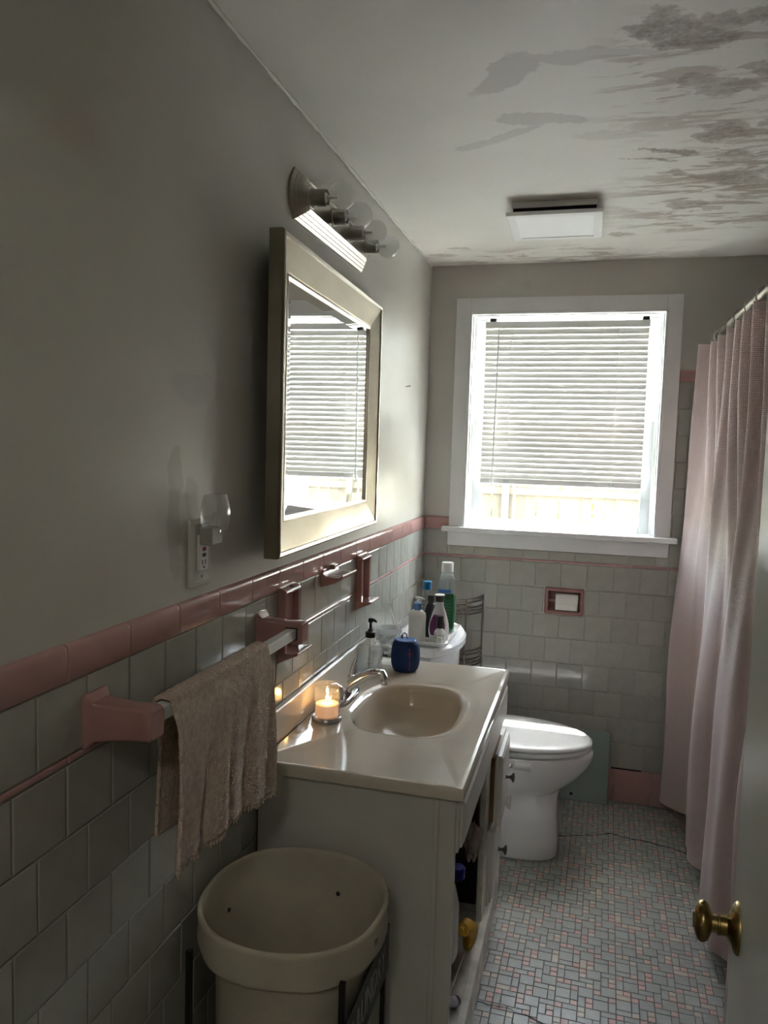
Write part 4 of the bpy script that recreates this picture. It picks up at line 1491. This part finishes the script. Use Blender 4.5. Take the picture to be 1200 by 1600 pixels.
# white remover bottle with purple label
x, y = 0.193, -0.570
pp = [(0.030, 0), (0.036, 0.006), (0.040, 0.035), (0.037, 0.065), (0.026, 0.105), (0.0165, 0.130), (0.0145, 0.150)]
t = bottle('remover_bottle', 'white pear shaped bottle with purple label and black cap', 'bottle', x, y, pp, 'bottle_bright', sqx=1.0, sqy=0.6)
MB().lathe([(0.0155, 0.148), (0.0185, 0.168), (0.0185, 0.172), (0.016, 0.1725)], (x, y, BZ), 22).build('cap', 'black_plastic', t)
MB().lathe([(0.0188, 0.1722), (0.0188, 0.1745), (0.016, 0.175)], (x, y, BZ), 22).build('cap_top', 'cap_white', t)
decal(t, 'label', 'purple', x, y, pr(pp), 0.022, 0.100, 0.9, 1.0, 0.6, 0.001, shift=-0.35, hfun=lambda v: 0.45 + 0.55 * math.sin(PI * (0.12 + 0.8 * v)))
# dark bottle half hidden
x, y = 0.150, -0.520
pp = [(0.024, 0), (0.026, 0.004), (0.026, 0.10), (0.018, 0.125), (0.012, 0.13), (0.012, 0.14)]
t = bottle('dark_bottle', 'black bottle tucked behind the pear shaped bottle', 'bottle', x, y, pp, 'black_plastic')
MB().lathe([(0.0135, 0.138), (0.0135, 0.158), (0.012, 0.16)], (x, y, BZ), 18).build('cap', 'black_plastic', t)
# small ornate bottle
x, y = 0.208, -0.628
pp = [(0.0195, 0), (0.0215, 0.003), (0.0215, 0.042), (0.019, 0.050), (0.011, 0.058), (0.0105, 0.062)]
t = bottle('small_spray_bottle', 'little white bottle with tall black cap and ornate label', 'bottle', x, y, pp, 'bottle_bright')
MB().lathe([(0.0125, 0.060), (0.0128, 0.062), (0.0128, 0.104), (0.0118, 0.106)], (x, y, BZ), 20).build('cap', 'black_plastic', t)
decal(t, 'label', 'label_pattern', x, y, pr(pp), 0.004, 0.042, 0.95, off=0.0008)
gl = decal(t, 'name_panel', 'bottle_bright', x, y, pr(pp), 0.006, 0.032, 0.45, off=0.0016)
for k in range(3):
    decal(gl, 'label_line', 'label_dark', x, y, pr(pp), 0.012 + 0.006 * k, 0.0135 + 0.006 * k, 0.26, off=0.0024)
# slim stick leaning in the corner by the tank
st = thing('plastic_stick', 'slim white plastic stick leaning on the tiles behind the speaker', 'stick', (0.06, -0.66, TZ))
MB().tube([(0.062, -0.668, TZ), (0.045, -0.655, TZ + 0.05)], 0.0018, 8).build('shaft', 'bottle_bright', st)
MB().tube([(0.045, -0.655, TZ + 0.05), (0.030, -0.645, TZ + 0.095), (0.016, -0.636, TZ + 0.135)], [0.0024, 0.0036, 0.002], 8).build('tip', 'cap_white', st)

# ------------------------------------------------------------------ corner wire shelf
csh = thing('corner_shelf', 'bronze wire corner shelf stand behind the toilet', 'shelf', (0.1, -0.1, 0))
cpt = []
CR, CE = 0.27, 0.195


def arc(z, r=CR, n=14):
    return [(0.016 + r * math.cos(PI / 2 * k / n), -0.016 - CE * math.sin(PI / 2 * k / n), z) for k in range(n + 1)]


for z in (0.23, 0.565, 0.795):
    for dz in (0, 0.014, 0.030, 0.052, 0.068):
        MB().tube(arc(z + dz), 0.0034, 8).build('rail', 'wire', csh)
    MB().tube([(0.016, -0.016, z), (0.016 + CR, -0.016, z)], 0.0028, 8).build('rail', 'wire', csh)
    MB().tube([(0.016, -0.016, z), (0.016, -0.016 - CE, z)], 0.0028, 8).build('rail', 'wire', csh)
    for k in range(1, 10):
        x = 0.016 + CR * k / 10
        MB().tube([(x, -0.016, z), (x, -0.016 - CE * math.sqrt(max(0, 1 - ((x - 0.016) / CR) ** 2)), z)], 0.0018, 6).build('shelf_wire', 'wire', csh)
for a in (38, 52):
    x, y = 0.016 + CR * math.cos(math.radians(a)), -0.016 - CE * math.sin(math.radians(a))
    if a == 38:
        MB().tube([(x, y, 0.002), (x, y, 0.865)], 0.0042, 8).build('post', 'wire', csh)
    else:
        MB().tube([(x, y, 0.002), (x, y, 0.865)], 0.0042, 8).build('post', 'wire', csh)
for p_ in ((0.020, -0.020), (0.016 + CR, -0.018), (0.018, -0.016 - CE)):
    MB().tube([(p_[0], p_[1], 0.002), (p_[0], p_[1], 0.868)], 0.0042, 8).build('post', 'wire', csh)

# glass bathroom scale leaning on the wall
scl = thing('bathroom_scale', 'pale green glass bathroom scale leaning on the wall behind the toilet', 'scale', (0.705, -0.05, 0))
ln = math.atan2(0.038, 0.31)


def lean(x, d, s_):
    return (x, -0.050 + s_ * math.sin(ln) - d * math.cos(ln), 0.001 + s_ * math.cos(ln) + d * math.sin(ln))


def lean_box(name, x0, x1, d0, d1, s0, s1, material, **k):
    mb = MB()
    mb.loft([[lean(x, d0, s_) for x, s_ in ((x0, s0), (x1, s0), (x1, s1), (x0, s1))], [lean(x, d1, s_) for x, s_ in ((x0, s0), (x1, s0), (x1, s1), (x0, s1))]])
    return mb.build(name, material, scl, **k)


lean_box('glass_plate', 0.553, 0.857, 0, 0.006, 0, 0.308, 'scale_glass', bevel=0.0015)
lean_box('label', 0.700, 0.712, 0.0062, 0.0066, 0.022, 0.034, 'black_plastic')
lean_box('battery_box', 0.66, 0.75, -0.003, 0.0, 0.14, 0.20, 'black_plastic')

# ------------------------------------------------------------------ ceramic paper holder and roll
ph = thing('paper_holder', 'pink ceramic recessed toilet paper holder in the window wall', 'paper holder', (0.636, 0, 0.86))
mb = MB()
fr = lambda hx, hz, y, r=0.006: [(x, y, z) for x, z in rrect(0.6355, 0.8615, hx, hz, r, 3)]
mb.loft([fr(0.083, 0.0585, -0.001), fr(0.083, 0.0585, -0.007), fr(0.078, 0.0535, -0.013), fr(0.072, 0.0475, -0.013), fr(0.0675, 0.043, -0.008), fr(0.0665, 0.042, 0.05), fr(0.060, 0.036, 0.058)], False, True)
mb.build('niche', 'ceramic_pink', ph, ang=40)
MB().tube([(0.570, 0.006, 0.861), (0.701, 0.006, 0.861)], 0.007, 12).build('roller', 'ceramic_pink', ph)
rl_ = thing('paper_roll', 'white toilet paper roll in the pink ceramic holder', 'paper roll', (0.645, 0.004, 0.855))
MB().lathe([(0.010, 0), (0.036, 0), (0.037, 0.002), (0.037, 0.092), (0.036, 0.094), (0.010, 0.094)], (0.600, 0.006, 0.857), 32, 'x').build('roll', 'paper', rl_, ang=50)
MB().grid(4, 8, lambda u, v: (0.601 + 0.092 * u, 0.006 - 0.0375, 0.857 - 0.028 * v)).build('loose_sheet', 'paper', rl_, solid=0.0008)

# ------------------------------------------------------------------ mirror
mr_ = thing('wall_mirror', 'large rectangular mirror in a champagne metal frame above the vanity', 'mirror', (0.0375, -1.852, 1.250), math.radians(1.8))
MW, MH = 0.898, 0.706


def fr_ring(d, h_):
    return [(h_, d, d), (h_, MW - d, d), (h_, MW - d, MH - d), (h_, d, MH - d)]


def frame_part(name, secs, material):
    return MB().loft([fr_ring(d, h_) for d, h_ in secs], False, False).build(name, material, mr_, smooth=False)


frame_part('outer_edge', [(0.012, 0.0), (0.0, 0.0), (0.0, 0.030), (0.003, 0.034)], 'frame_edge')
frame_part('outer_bead', [(0.003, 0.034), (0.006, 0.0355), (0.012, 0.0345), (0.014, 0.031)], 'frame_bead')
frame_part('frame_face', [(0.014, 0.031), (0.018, 0.030), (0.074, 0.0145), (0.076, 0.0125)], 'frame_face')
frame_part('inner_bead', [(0.076, 0.0125), (0.078, 0.0150), (0.083, 0.0150), (0.086, 0.0125), (0.0865, 0.008)], 'frame_bead')
gm = MB().loft([fr_ring(0.085, 0.0088), fr_ring(0.111, 0.0102)], False, True).build('mirror_glass', 'mirror', mr_, smooth=False)
MB().box(0.0, 0.004, 0.012, MW - 0.012, 0.012, MH - 0.012).build('backing', 'dark_inside', mr_, smooth=False)

# ------------------------------------------------------------------ light bar
lf = thing('vanity_light', 'brushed nickel light bar with four clear globe bulbs above the mirror', 'wall light', (0, -1.352, 2.10))


def bar_ring(ins, x, n=8):
    zh = 0.060 - ins
    pts = []
    for sgn in (1, -1):
        for k in range(n + 1):
            z = sgn * (-zh + 2 * zh * k / n)
            pts.append((x, -1.358 + sgn * (0.278 - ins * 1.2 + 0.030 * (1 - (z / zh) ** 2)), 2.098 + z))
    return pts


secs = [(0, 0.0005), (0, 0.006)]
for k in range(4):
    i0, x0 = 0.0072 * k, 0.007 + 0.0066 * k
    secs += [(i0 + 0.0006, x0), (i0 + 0.0058, x0 + 0.0058), (i0 + 0.0072, x0 + 0.0040)]
secs += [(0.031, 0.0335)]
MB().loft([bar_ring(i_, x_) for i_, x_ in secs], False, True).build('backplate', 'nickel_bright', lf, smooth=False)
for y in (-1.585, -1.432, -1.276, -1.131):
    sk_ = MB().lathe([(0.0235, 0.033), (0.0235, 0.036), (0.0205, 0.037), (0.0205, 0.069), (0.0185, 0.070), (0.0185, 0.060)], (0, y, 2.100), 24, 'x', cap1=False).build('socket', 'nickel', lf, ang=40)
    gp = [(0.0130, 0.058), (0.0135, 0.066)]
    for k in range(13):
        a = math.radians(158 - 158 * k / 12)
        gp.append((max(0.0005, 0.0345 * math.sin(a)), 0.1035 + 0.0345 * math.cos(a)))
    bb = MB().lathe(gp, (0, y, 2.100), 32, 'x', cap0=False).build('bulb', 'bulb_glass', lf, ang=60)
    MB().lathe([(0.0118, 0.052), (0.0118, 0.068), (0.005, 0.070), (0.0035, 0.094), (0.0045, 0.097), (0.001, 0.098)], (0, y, 2.100), 14, 'x').build('filament_stem', 'cap_white', bb, ang=50)

# ------------------------------------------------------------------ outlet and night light
ot = thing('wall_outlet', 'white outlet plate with red and black test buttons', 'outlet', (0.001, -2.077, 1.290))
oy, oz = -2.077, 1.290
rr = lambda hy, hz, x, dz=0, r=0.003: [(x, oy + a, oz + dz + b) for a, b in rrect(0, 0, hy, hz, r, 3)]
MB().loft([rr(0.0395, 0.064, 0.0005), rr(0.0395, 0.064, 0.006), rr(0.036, 0.0605, 0.0085), rr(0.030, 0.055, 0.010), rr(0.0285, 0.0535, 0.0085)]).build('cover_plate', 'socket_white', ot, ang=30)
MB().loft([rr(0.0175, 0.0345, 0.0085), rr(0.0175, 0.0345, 0.012), rr(0.0165, 0.0335, 0.013)]).build('receptacle', 'cap_white', ot, ang=30)
MB().box(0.0128, 0.0145, oy - 0.006, oy + 0.006, oz + 0.003, oz + 0.011).build('button', 'red_button', ot, bevel=0.001)
MB().box(0.0128, 0.0145, oy - 0.006, oy + 0.006, oz - 0.008, oz - 0.001).build('button', 'black_plastic', ot, bevel=0.001)
for dy in (-0.006, 0.006):
    MB().box(0.0128, 0.0134, oy + dy - 0.0012, oy + dy + 0.0012, oz - 0.023, oz - 0.014).build('slot', 'black_plastic', ot)
MB().lathe([(0.0026, 0.0126), (0.0026, 0.0134)], (0, oy, oz - 0.028), 12, 'x').build('slot', 'black_plastic', ot)
MB().lathe([(0.003, 0.0086), (0.003, 0.0102), (0.001, 0.0106)], (0, oy, oz - 0.046), 12, 'x').build('screw', 'nickel', ot)
nl = thing('night_light', 'small night light with clear ribbed shade plugged into the outlet', 'night light', (0.03, -2.077, 1.31))
MB().box(0.0132, 0.040, oy - 0.021, oy + 0.021, oz + 0.016, oz + 0.050).build('body', 'nightlight_grey', nl, bevel=0.003)
MB().box(0.010, 0.0135, oy - 0.004, oy + 0.004, oz + 0.024, oz + 0.034).build('prongs', 'steel', nl)
MB().lathe([(0.004, 0.039), (0.004, 0.042), (0.001, 0.0425)], (0, oy + 0.008, oz + 0.040), 12, 'x').build('sensor', 'steel', nl)
lens = []
for h_, hy, hx in ((0.046, 0.024, 0.018), (0.060, 0.027, 0.021), (0.080, 0.0275, 0.0215), (0.100, 0.025, 0.019), (0.112, 0.022, 0.016), (0.1125, 0.019, 0.013)):
    lens.append([(0.036 + a, oy + b, oz + h_) for a, b in rrect(0, 0, hx, hy, 0.010, 5)])
MB().loft(lens, False, True).build('shade', 'night_lens', nl, ang=50)
MB().lathe([(0.006, 0.048), (0.007, 0.07), (0.004, 0.078)], (0.036, oy, oz), 14).build('bulb', 'bulb_glass', nl)

# ------------------------------------------------------------------ pink ceramic wall fittings
def ceramic_post(y, z, label, by_):
    t = thing('towel_bar_post', label, 'bracket', (0.009, y, z), group='ceramic posts of the towel bar')

    def rg(x, hy, hz, dy=0, dz=0, r=0.006):
        return [(x, y + dy + a, z + dz + b) for a, b in rrect(0, 0, hy, hz, r, 3)]
    MB().loft([rg(0.0085, 0.030, 0.042), rg(0.012, 0.030, 0.042), rg(0.0165, 0.026, 0.037), rg(0.022, 0.0225, 0.031), rg(0.070, 0.0205, 0.0255, 0, 0.002), rg(0.100, 0.020, 0.025, 0, 0.003), rg(0.113, 0.020, 0.0245, 0, 0.003),
               rg(0.117, 0.017, 0.021, 0, 0.003)]).build('post', 'ceramic_pink', t, ang=40)
    s_ = 1 if by_ > 0 else -1
    MB().box(0.079, 0.107, y + s_ * 0.0195, y + s_ * 0.0215, z - 0.011, z + 0.017).build('socket_rim', 'black_plastic', t)


BYN, BYF, BZB = -2.408, -1.800, 1.078
ceramic_post(BYN, BZB, 'pink ceramic towel bar post below the outlet side of the bar', 1)
ceramic_post(BYF, BZB, 'pink ceramic towel bar post next to the tall holder', -1)
tb = MB().box(0.082, 0.104, BYN + 0.021, BYF - 0.021, BZB - 0.008, BZB + 0.014).build('towel_bar', 'plastic_white', loc=(0.093, -2.1, BZB), bevel=0.0015)
tag(tb, 'square white towel bar between pink ceramic posts', 'towel bar')


def tall_holder(y0, y1, z0, z1, label):
    t = thing('ceramic_holder', label, 'wall holder', (0.009, (y0 + y1) / 2, z0), group='tall pink ceramic holders')
    xb, xf = 0.0085, 0.030
    m = 'ceramic_pink'
    MB().box(xb, xf, y0, y0 + 0.014, z0, z1 - 0.012).build('side', m, t, bevel=0.003)
    MB().box(xb, xf, y1 - 0.010, y1, z0, z1 - 0.012).build('side', m, t, bevel=0.003)
    MB().box(xb, xb + 0.005, y0 + 0.014, y1 - 0.010, z0, z1 - 0.012).build('back', m, t)
    prof_ = [(xb, z1 - 0.016), (xf + 0.002, z1 - 0.016), (xf + 0.002, z1 - 0.010), (xf - 0.006, z1 - 0.003), (xb + 0.006, z1), (xb, z1)]
    MB().loft([[(x, y0 - 0.001, z) for x, z in prof_], [(x, y1 + 0.001, z) for x, z in prof_]]).build('top', m, t, bevel=0.002)
    prof_ = [(xb, z0 - 0.022), (xb + 0.010, z0 - 0.016), (0.048, z0 - 0.002), (0.062, z0 + 0.004), (0.064, z0 + 0.010), (0.060, z0 + 0.011), (0.045, z0 + 0.008), (xb, z0 + 0.008)]
    MB().loft([[(x, y0 - 0.001, z) for x, z in prof_], [(x, y1 + 0.001, z) for x, z in prof_]]).build('ledge', m, t, bevel=0.002)
    MB().box(xf - 0.012, xf - 0.004, (y0 + y1) / 2 - 0.004, (y0 + y1) / 2 + 0.004, z1 - 0.006, z1 - 0.001).build('notch', 'dark_gap', t)


tall_holder(-1.700, -1.606, 0.992, 1.158, 'tall pink ceramic holder with a ledge next to the towel bar')
tall_holder(-1.062, -0.966, 0.998, 1.156, 'tall pink ceramic holder with a ledge above the soap dispenser')

td = thing('toothbrush_holder', 'pink ceramic toothbrush shelf between the two tall holders', 'toothbrush holder', (0.009, -1.33, 1.12))
ty0, ty1 = -1.395, -1.265
pf = [(0.0085, 1.108), (0.016, 1.110), (0.050, 1.122), (0.072, 1.136), (0.074, 1.144), (0.069, 1.145), (0.062, 1.138), (0.022, 1.138), (0.016, 1.146), (0.015, 1.158), (0.0085, 1.160)]
MB().loft([[(x, ty0, z) for x, z in pf], [(x, ty1, z) for x, z in pf]]).build('shelf', 'ceramic_pink', td, bevel=0.003)
for k in range(4):
    y = ty0 + 0.022 + k * 0.029
    MB().box(0.034, 0.056, y - 0.006, y + 0.006, 1.1375, 1.1386).build('slot', 'dark_gap', td)
MB().box(0.012, 0.028, -1.338, -1.322, 1.150, 1.166).build('lug', 'ceramic_pink', td, bevel=0.003)

# ------------------------------------------------------------------ towel
tw = thing('hand_towel', 'beige terry hand towel draped over the towel bar', 'towel', (0.09, -2.12, 1.09))
BX, TZB = 0.093, BZB + 0.0165
NY, NL = 110, 130


def towel_pt(u, v, off=0.0):
    y = -2.350 + 0.358 * u
    front = 0.262 + 0.028 * u + 0.004 * math.sin(9 * u)
    back = 0.240
    over = 0.036
    L = front + over + back
    s_ = v * L
    # gathers that open towards the lower edge
    def wr(d):
        return (0.0042 * math.sin(31 * u + 1.0 + 4 * d) + 0.0060 * math.sin(13 * u + 2.2) + 0.0020 * math.sin(57 * u + 6 * d)) * sstep(0.0, 0.2, d)
    if s_ < front:
        d = front - s_
        x = BX + 0.016 + 0.010 * sstep(0, 0.05, d) + wr(d) + 0.012 * d
        z = TZB - d
        y2 = y + 0.004 * math.sin(14 * d + 4 * u) * (1 - u) - 0.022 * (1 - u) * sstep(0.02, 0.26, d)
    elif s_ < front + over:
        a = (s_ - front) / over * PI
        x = BX + 0.0165 * math.cos(a)
        z = TZB + 0.007 * math.sin(a)
        y2 = y
    else:
        d = s_ - front - over
        x = BX - 0.0165 - 0.004 * sstep(0, 0.05, d) - 0.35 * wr(d) - 0.03 * d
        z = TZB - d
        y2 = y + 0.032 * sstep(0, 0.1, d)
    return Vector((x, y2, z))


def towel_f(u, v):
    p_ = towel_pt(u, v)
    return (p_.x + R_(0.0011), p_.y + R_(0.0008), p_.z + R_(0.0008))


# loops of the terry are part of the cloth surface
MB().grid(NY, NL, towel_f).build('terry_cloth', 'towel', tw, solid=0.0045, ang=180)
frg = MB()
for k in range(120):
    p_ = towel_pt(k / 119, 0)
    l_ = 0.010 + R_(0.003)
    dx, dy = R_(0.002), R_(0.002)
    frg.add([(p_.x - 0.001, p_.y - 0.0011, p_.z + 0.002), (p_.x + 0.001, p_.y + 0.0011, p_.z + 0.002), (p_.x + dx + 0.0006, p_.y + dy + 0.0006, p_.z - l_), (p_.x + dx - 0.0006, p_.y + dy - 0.0006, p_.z - l_)], [(0, 1, 2, 3)])
o = frg.build('fringe', 'towel', tw, smooth=False, solid=0.001)
o['kind'] = 'stuff'
MB().tube([tuple(towel_pt(0, v) + Vector((0, -0.001, 0))) for v in [k / 40 for k in range(41)]], 0.0034, 8).build('selvage', 'towel', tw)
MB().tube([tuple(towel_pt(1, v) + Vector((0, 0.001, 0))) for v in [k / 40 for k in range(41)]], 0.0034, 8).build('selvage', 'towel', tw)

# ------------------------------------------------------------------ ceiling fan panel
vf = thing('ceiling_vent', 'square white exhaust fan panel hanging below the stained ceiling', 'ceiling vent', (0.565, -0.68, 2.27))
vx0, vx1, vy0, vy1, vz = 0.414, 0.716, -0.838, -0.54, 2.258
MB().box(vx0 + 0.016, vx1 - 0.016, vy0 + 0.020, vy1 - 0.016, vz + 0.030, H - 0.0005).build('housing', 'plastic_white', vf, bevel=0.002)
MB().box(vx0 + 0.020, vx1 - 0.020, vy0 + 0.026, vy1 - 0.022, vz + 0.010, vz + 0.030).build('grille_gap', 'dark_gap', vf)
rg = lambda i, z: [(x, y, z) for x, y in ((vx0 + i, vy0 + i), (vx1 - i, vy0 + i), (vx1 - i, vy1 - i), (vx0 + i, vy1 - i))]
MB().loft([rg(0.002, vz + 0.012), rg(0, vz + 0.010), rg(0, vz), rg(0.002, vz - 0.001), rg(0.026, vz - 0.001), rg(0.028, vz + 0.002)], True, False).build('frame', 'plastic_white', vf, smooth=False)
MB().box(vx0 + 0.0275, vx1 - 0.0275, vy0 + 0.0275, vy1 - 0.0275, vz + 0.0015, vz + 0.008).build('lens_panel', 'vent_white', vf, smooth=False)

# ------------------------------------------------------------------ laundry hamper
hm = thing('laundry_hamper', 'round canvas laundry hamper in a black metal frame beside the vanity', 'hamper', (0.2, -2.045, 0))
hx, hy_ = 0.200, -2.045


def hring(R, z, wob=0.0, ph_=0.0, sq=2.25, n=72):
    pts = []
    for k in range(n):
        t = 2 * PI * k / n
        c, s_ = math.cos(t), math.sin(t)
        kk = (abs(c) ** sq + abs(s_) ** sq) ** (-1 / sq)
        r = R * kk + wob * (math.sin(3 * t + ph_) + 0.6 * math.sin(7 * t + 2 * ph_) + 0.5 * math.sin(11 * t))
        pts.append((hx + r * c, hy_ + r * s_, z + wob * 0.8 * math.sin(4 * t + ph_)))
    return pts


MB().loft([hring(0.134, 0.115), hring(0.140, 0.12), hring(0.143, 0.30, 0.001), hring(0.147, 0.50, 0.0012), hring(0.166, 0.560, 0.001), hring(0.1765, 0.552, 0.0016, 1.0), hring(0.1805, 0.566, 0.0014, 1.0), hring(0.1785, 0.600, 0.0012, 0.4),
           hring(0.1810, 0.612, 0.0008), hring(0.1805, 0.620, 0.0008), hring(0.177, 0.624, 0.0008), hring(0.172, 0.621, 0.0008), hring(0.1695, 0.612, 0.0008), hring(0.1665, 0.598, 0.001, 2), hring(0.159, 0.555, 0.001, 2), hring(0.1435, 0.50, 0.0012, 2), hring(0.137, 0.36, 0.0012, 2),
           hring(0.130, 0.14), hring(0.01, 0.135)], True, True).build('bag', 'canvas', hm, ang=80)
hs = 0.147
for sx_ in (-1, 1):
    for sy_ in (-1, 1):
        MB().box(hx + sx_ * hs - 0.005, hx + sx_ * hs + 0.005, hy_ + sy_ * hs - 0.005, hy_ + sy_ * hs + 0.005, 0.002, 0.575).build('leg', 'black_metal', hm)
for z in (0.09,):
    for sg in (-1, 1):
        MB().box(hx - hs, hx + hs, hy_ + sg * hs - 0.004, hy_ + sg * hs + 0.004, z, z + 0.012).build('crossbar', 'black_metal', hm)
        MB().box(hx + sg * hs - 0.004, hx + sg * hs + 0.004, hy_ - hs, hy_ + hs, z, z + 0.012).build('crossbar', 'black_metal', hm)
px_ = hx + hs + 0.0055
sgn = MB().box(px_, px_ + 0.004, hy_ - hs - 0.004, hy_ + hs + 0.004, 0.398, 0.502).build('name_plate', 'black_metal', hm, bevel=0.001)
tcv = bpy.data.curves.new('lettering', 'FONT')
tcv.body = 'LAUNDRY'
tcv.size = 0.075
tcv.align_x = 'CENTER'
tcv.align_y = 'CENTER'
tcv.extrude = 0.0006
tcv.resolution_u = 3
tob = bpy.data.objects.new('lettering_curve', tcv)
COL.objects.link(tob)
dg = bpy.context.evaluated_depsgraph_get()
tme = bpy.data.meshes.new_from_object(tob.evaluated_get(dg))
bpy.data.objects.remove(tob)
wid = max(v.co.x for v in tme.vertices) - min(v.co.x for v in tme.vertices)
k_ = 0.225 / wid
for v in tme.vertices:
    tx, ty, tz = v.co
    v.co = (px_ + 0.0046 + tz - ORG[hm.name][0], hy_ + tx * k_ - ORG[hm.name][1], 0.449 + ty - ORG[hm.name][2])
tme.materials.clear()
tme.materials.append(MT['letter_grey'])
lo = bpy.data.objects.new('lettering', tme)
COL.objects.link(lo)
lo.parent = sgn
for a in (-98, -12, 75, 170):
    a = math.radians(a)
    d_ = Vector((math.cos(a), math.sin(a), 0))
    base_ = Vector((hx, hy_, 0.584)) + d_ * 0.1785
    u_ = Vector((-d_.y, d_.x, 0))
    rings = []
    for r, h_ in ((0.0075, 0.0), (0.0075, 0.0028), (0.004, 0.0032), (0.0038, 0.001)):
        rings.append([tuple(base_ + d_ * h_ + u_ * r * math.cos(2 * PI * k / 14) + Vector((0, 0, 1)) * r * math.sin(2 * PI * k / 14)) for k in range(14)])
    MB().loft(rings).build('grommet', 'nickel', hm)
    inn = Vector((hx, hy_, 0.545)) + d_ * 0.157
    rings = []
    for r, h_ in ((0.005, 0.0), (0.005, -0.002)):
        rings.append([tuple(inn + d_ * h_ + u_ * r * math.cos(2 * PI * k / 10) + Vector((0, 0, 1)) * r * math.sin(2 * PI * k / 10)) for k in range(10)])
    MB().loft(rings).build('grommet_back', 'black_metal', hm)

# ------------------------------------------------------------------ things inside the open vanity
SZ = 0.1002
jug = thing('cleaner_jug', 'white plastic jug with a blue cap inside the open vanity', 'jug', (0.40, -1.36, SZ))
rings = []
for h_, a, b in ((0, 0.04, 0.055), (0.01, 0.045, 0.06), (0.14, 0.045, 0.06), (0.19, 0.032, 0.042), (0.205, 0.015, 0.015), (0.215, 0.015, 0.015)):
    rings.append([(x, y, SZ + 0.08 + h_) for x, y in superell(0.408, -1.502, a * 0.8, b * 0.7, 2.6, 28)])
# the jug leans out of the opening on a black box
MB().loft(rings).build('body', 'bottle_white', jug, ang=50)
MB().lathe([(0.019, 0.288), (0.022, 0.291), (0.022, 0.315), (0.019, 0.319)], (0.430, -1.462, SZ - 0.012), 22).build('cap', 'blue_cap', jug)
bb = thing('black_box', 'black box standing inside the open vanity', 'box', (0.36, -1.40, SZ))
MB().box(0.28, 0.408, -1.57, -1.40, SZ, SZ + 0.0795).build('carton', 'black_plastic', bb, bevel=0.004)
yl = thing('yellow_handle', 'yellow curved plastic bottle nozzle lying inside the open vanity', 'nozzle', (0.44, -1.42, SZ))
ypts = [(0.450, -1.440, SZ + 0.122), (0.455, -1.405, SZ + 0.112), (0.459, -1.365, SZ + 0.080), (0.456, -1.345, SZ + 0.042), (0.450, -1.34, SZ + 0.007)]
MB().tube(ypts, [0.017, 0.020, 0.022, 0.019, 0.012], 14).build('nozzle_body', 'yellow', yl, ang=80)
MB().tube([(0.447, -1.452, SZ + 0.123), (0.450, -1.440, SZ + 0.122)], 0.010, 10).build('collar', 'yellow', yl)
tu = thing('paper_tube', 'small grey printed tube with a black end in the vanity', 'tube', (0.448, -1.585, SZ + 0.02))
MB().tube([(0.425, -1.63, SZ + 0.05), (0.452, -1.575, SZ + 0.016)], [0.010, 0.014], 14).build('tube_body', 'grey_paper', tu)
MB().tube([(0.452, -1.575, SZ + 0.016), (0.457, -1.563, SZ + 0.0125)], [0.0142, 0.0125], 14).build('end_cap', 'black_plastic', tu)
rd = MB().tube([(0.425, -1.66, SZ + 0.003), (0.445, -1.36, SZ + 0.003)], 0.0024, 8).build('thin_rod', 'cap_white', loc=(0.435, -1.5, SZ))
tag(rd, 'thin white rod lying on the vanity bottom shelf', 'rod')


def crumple(name, label, cat, c, r, material, seed, amp=0.3, sz=1.0):
    rnd = random.Random(seed)
    ks = [(rnd.uniform(2, 5), rnd.uniform(2, 6), rnd.uniform(0, 6), rnd.uniform(0, 6)) for _ in range(5)]
    rings = []
    for i in range(1, 18):
        t = PI * i / 18
        ring = []
        for j in range(26):
            q_ = 2 * PI * j / 26
            k = 1 + amp * sum(math.sin(a * q_ // 1 * 0 + round(a) * q_ + p0) * math.sin(b * t + p1) for a, b, p0, p1 in ks) / 2.2
            ring.append((c[0] + r * k * math.sin(t) * math.cos(q_) * 0.8, c[1] + r * k * math.sin(t) * math.sin(q_), c[2] + r * sz * k * math.cos(t)))
        rings.append(ring)
    o = MB().loft(rings).build(name, material, loc=c, ang=50)
    return tag(o, label, cat)


crumple('crumpled_cloth', 'crumpled beige cloth stuffed above the jug in the vanity', 'cloth', (0.446, -1.300, SZ + 0.300), 0.026, 'cloth_beige', 3, 0.3, 1.9)
crumple('plastic_bag', 'crumpled white plastic bag caught between vanity door and toilet', 'plastic bag', (0.508, -0.877, 0.335), 0.013, 'plastic_bag', 9, 0.35, 1.8)

# nail left in the wall beside the window corner
nlp = MB().tube([(0.0002, -0.425, 1.745), (0.018, -0.425, 1.748)], 0.0014, 6).lathe([(0.0032, 0.017), (0.0032, 0.019)], (0, -0.425, 1.748), 10, 'x').build('nail', 'knob_metal', loc=(0.0, -0.425, 1.745))
tag(nlp, 'bare nail sticking out of the wall past the mirror', 'nail')
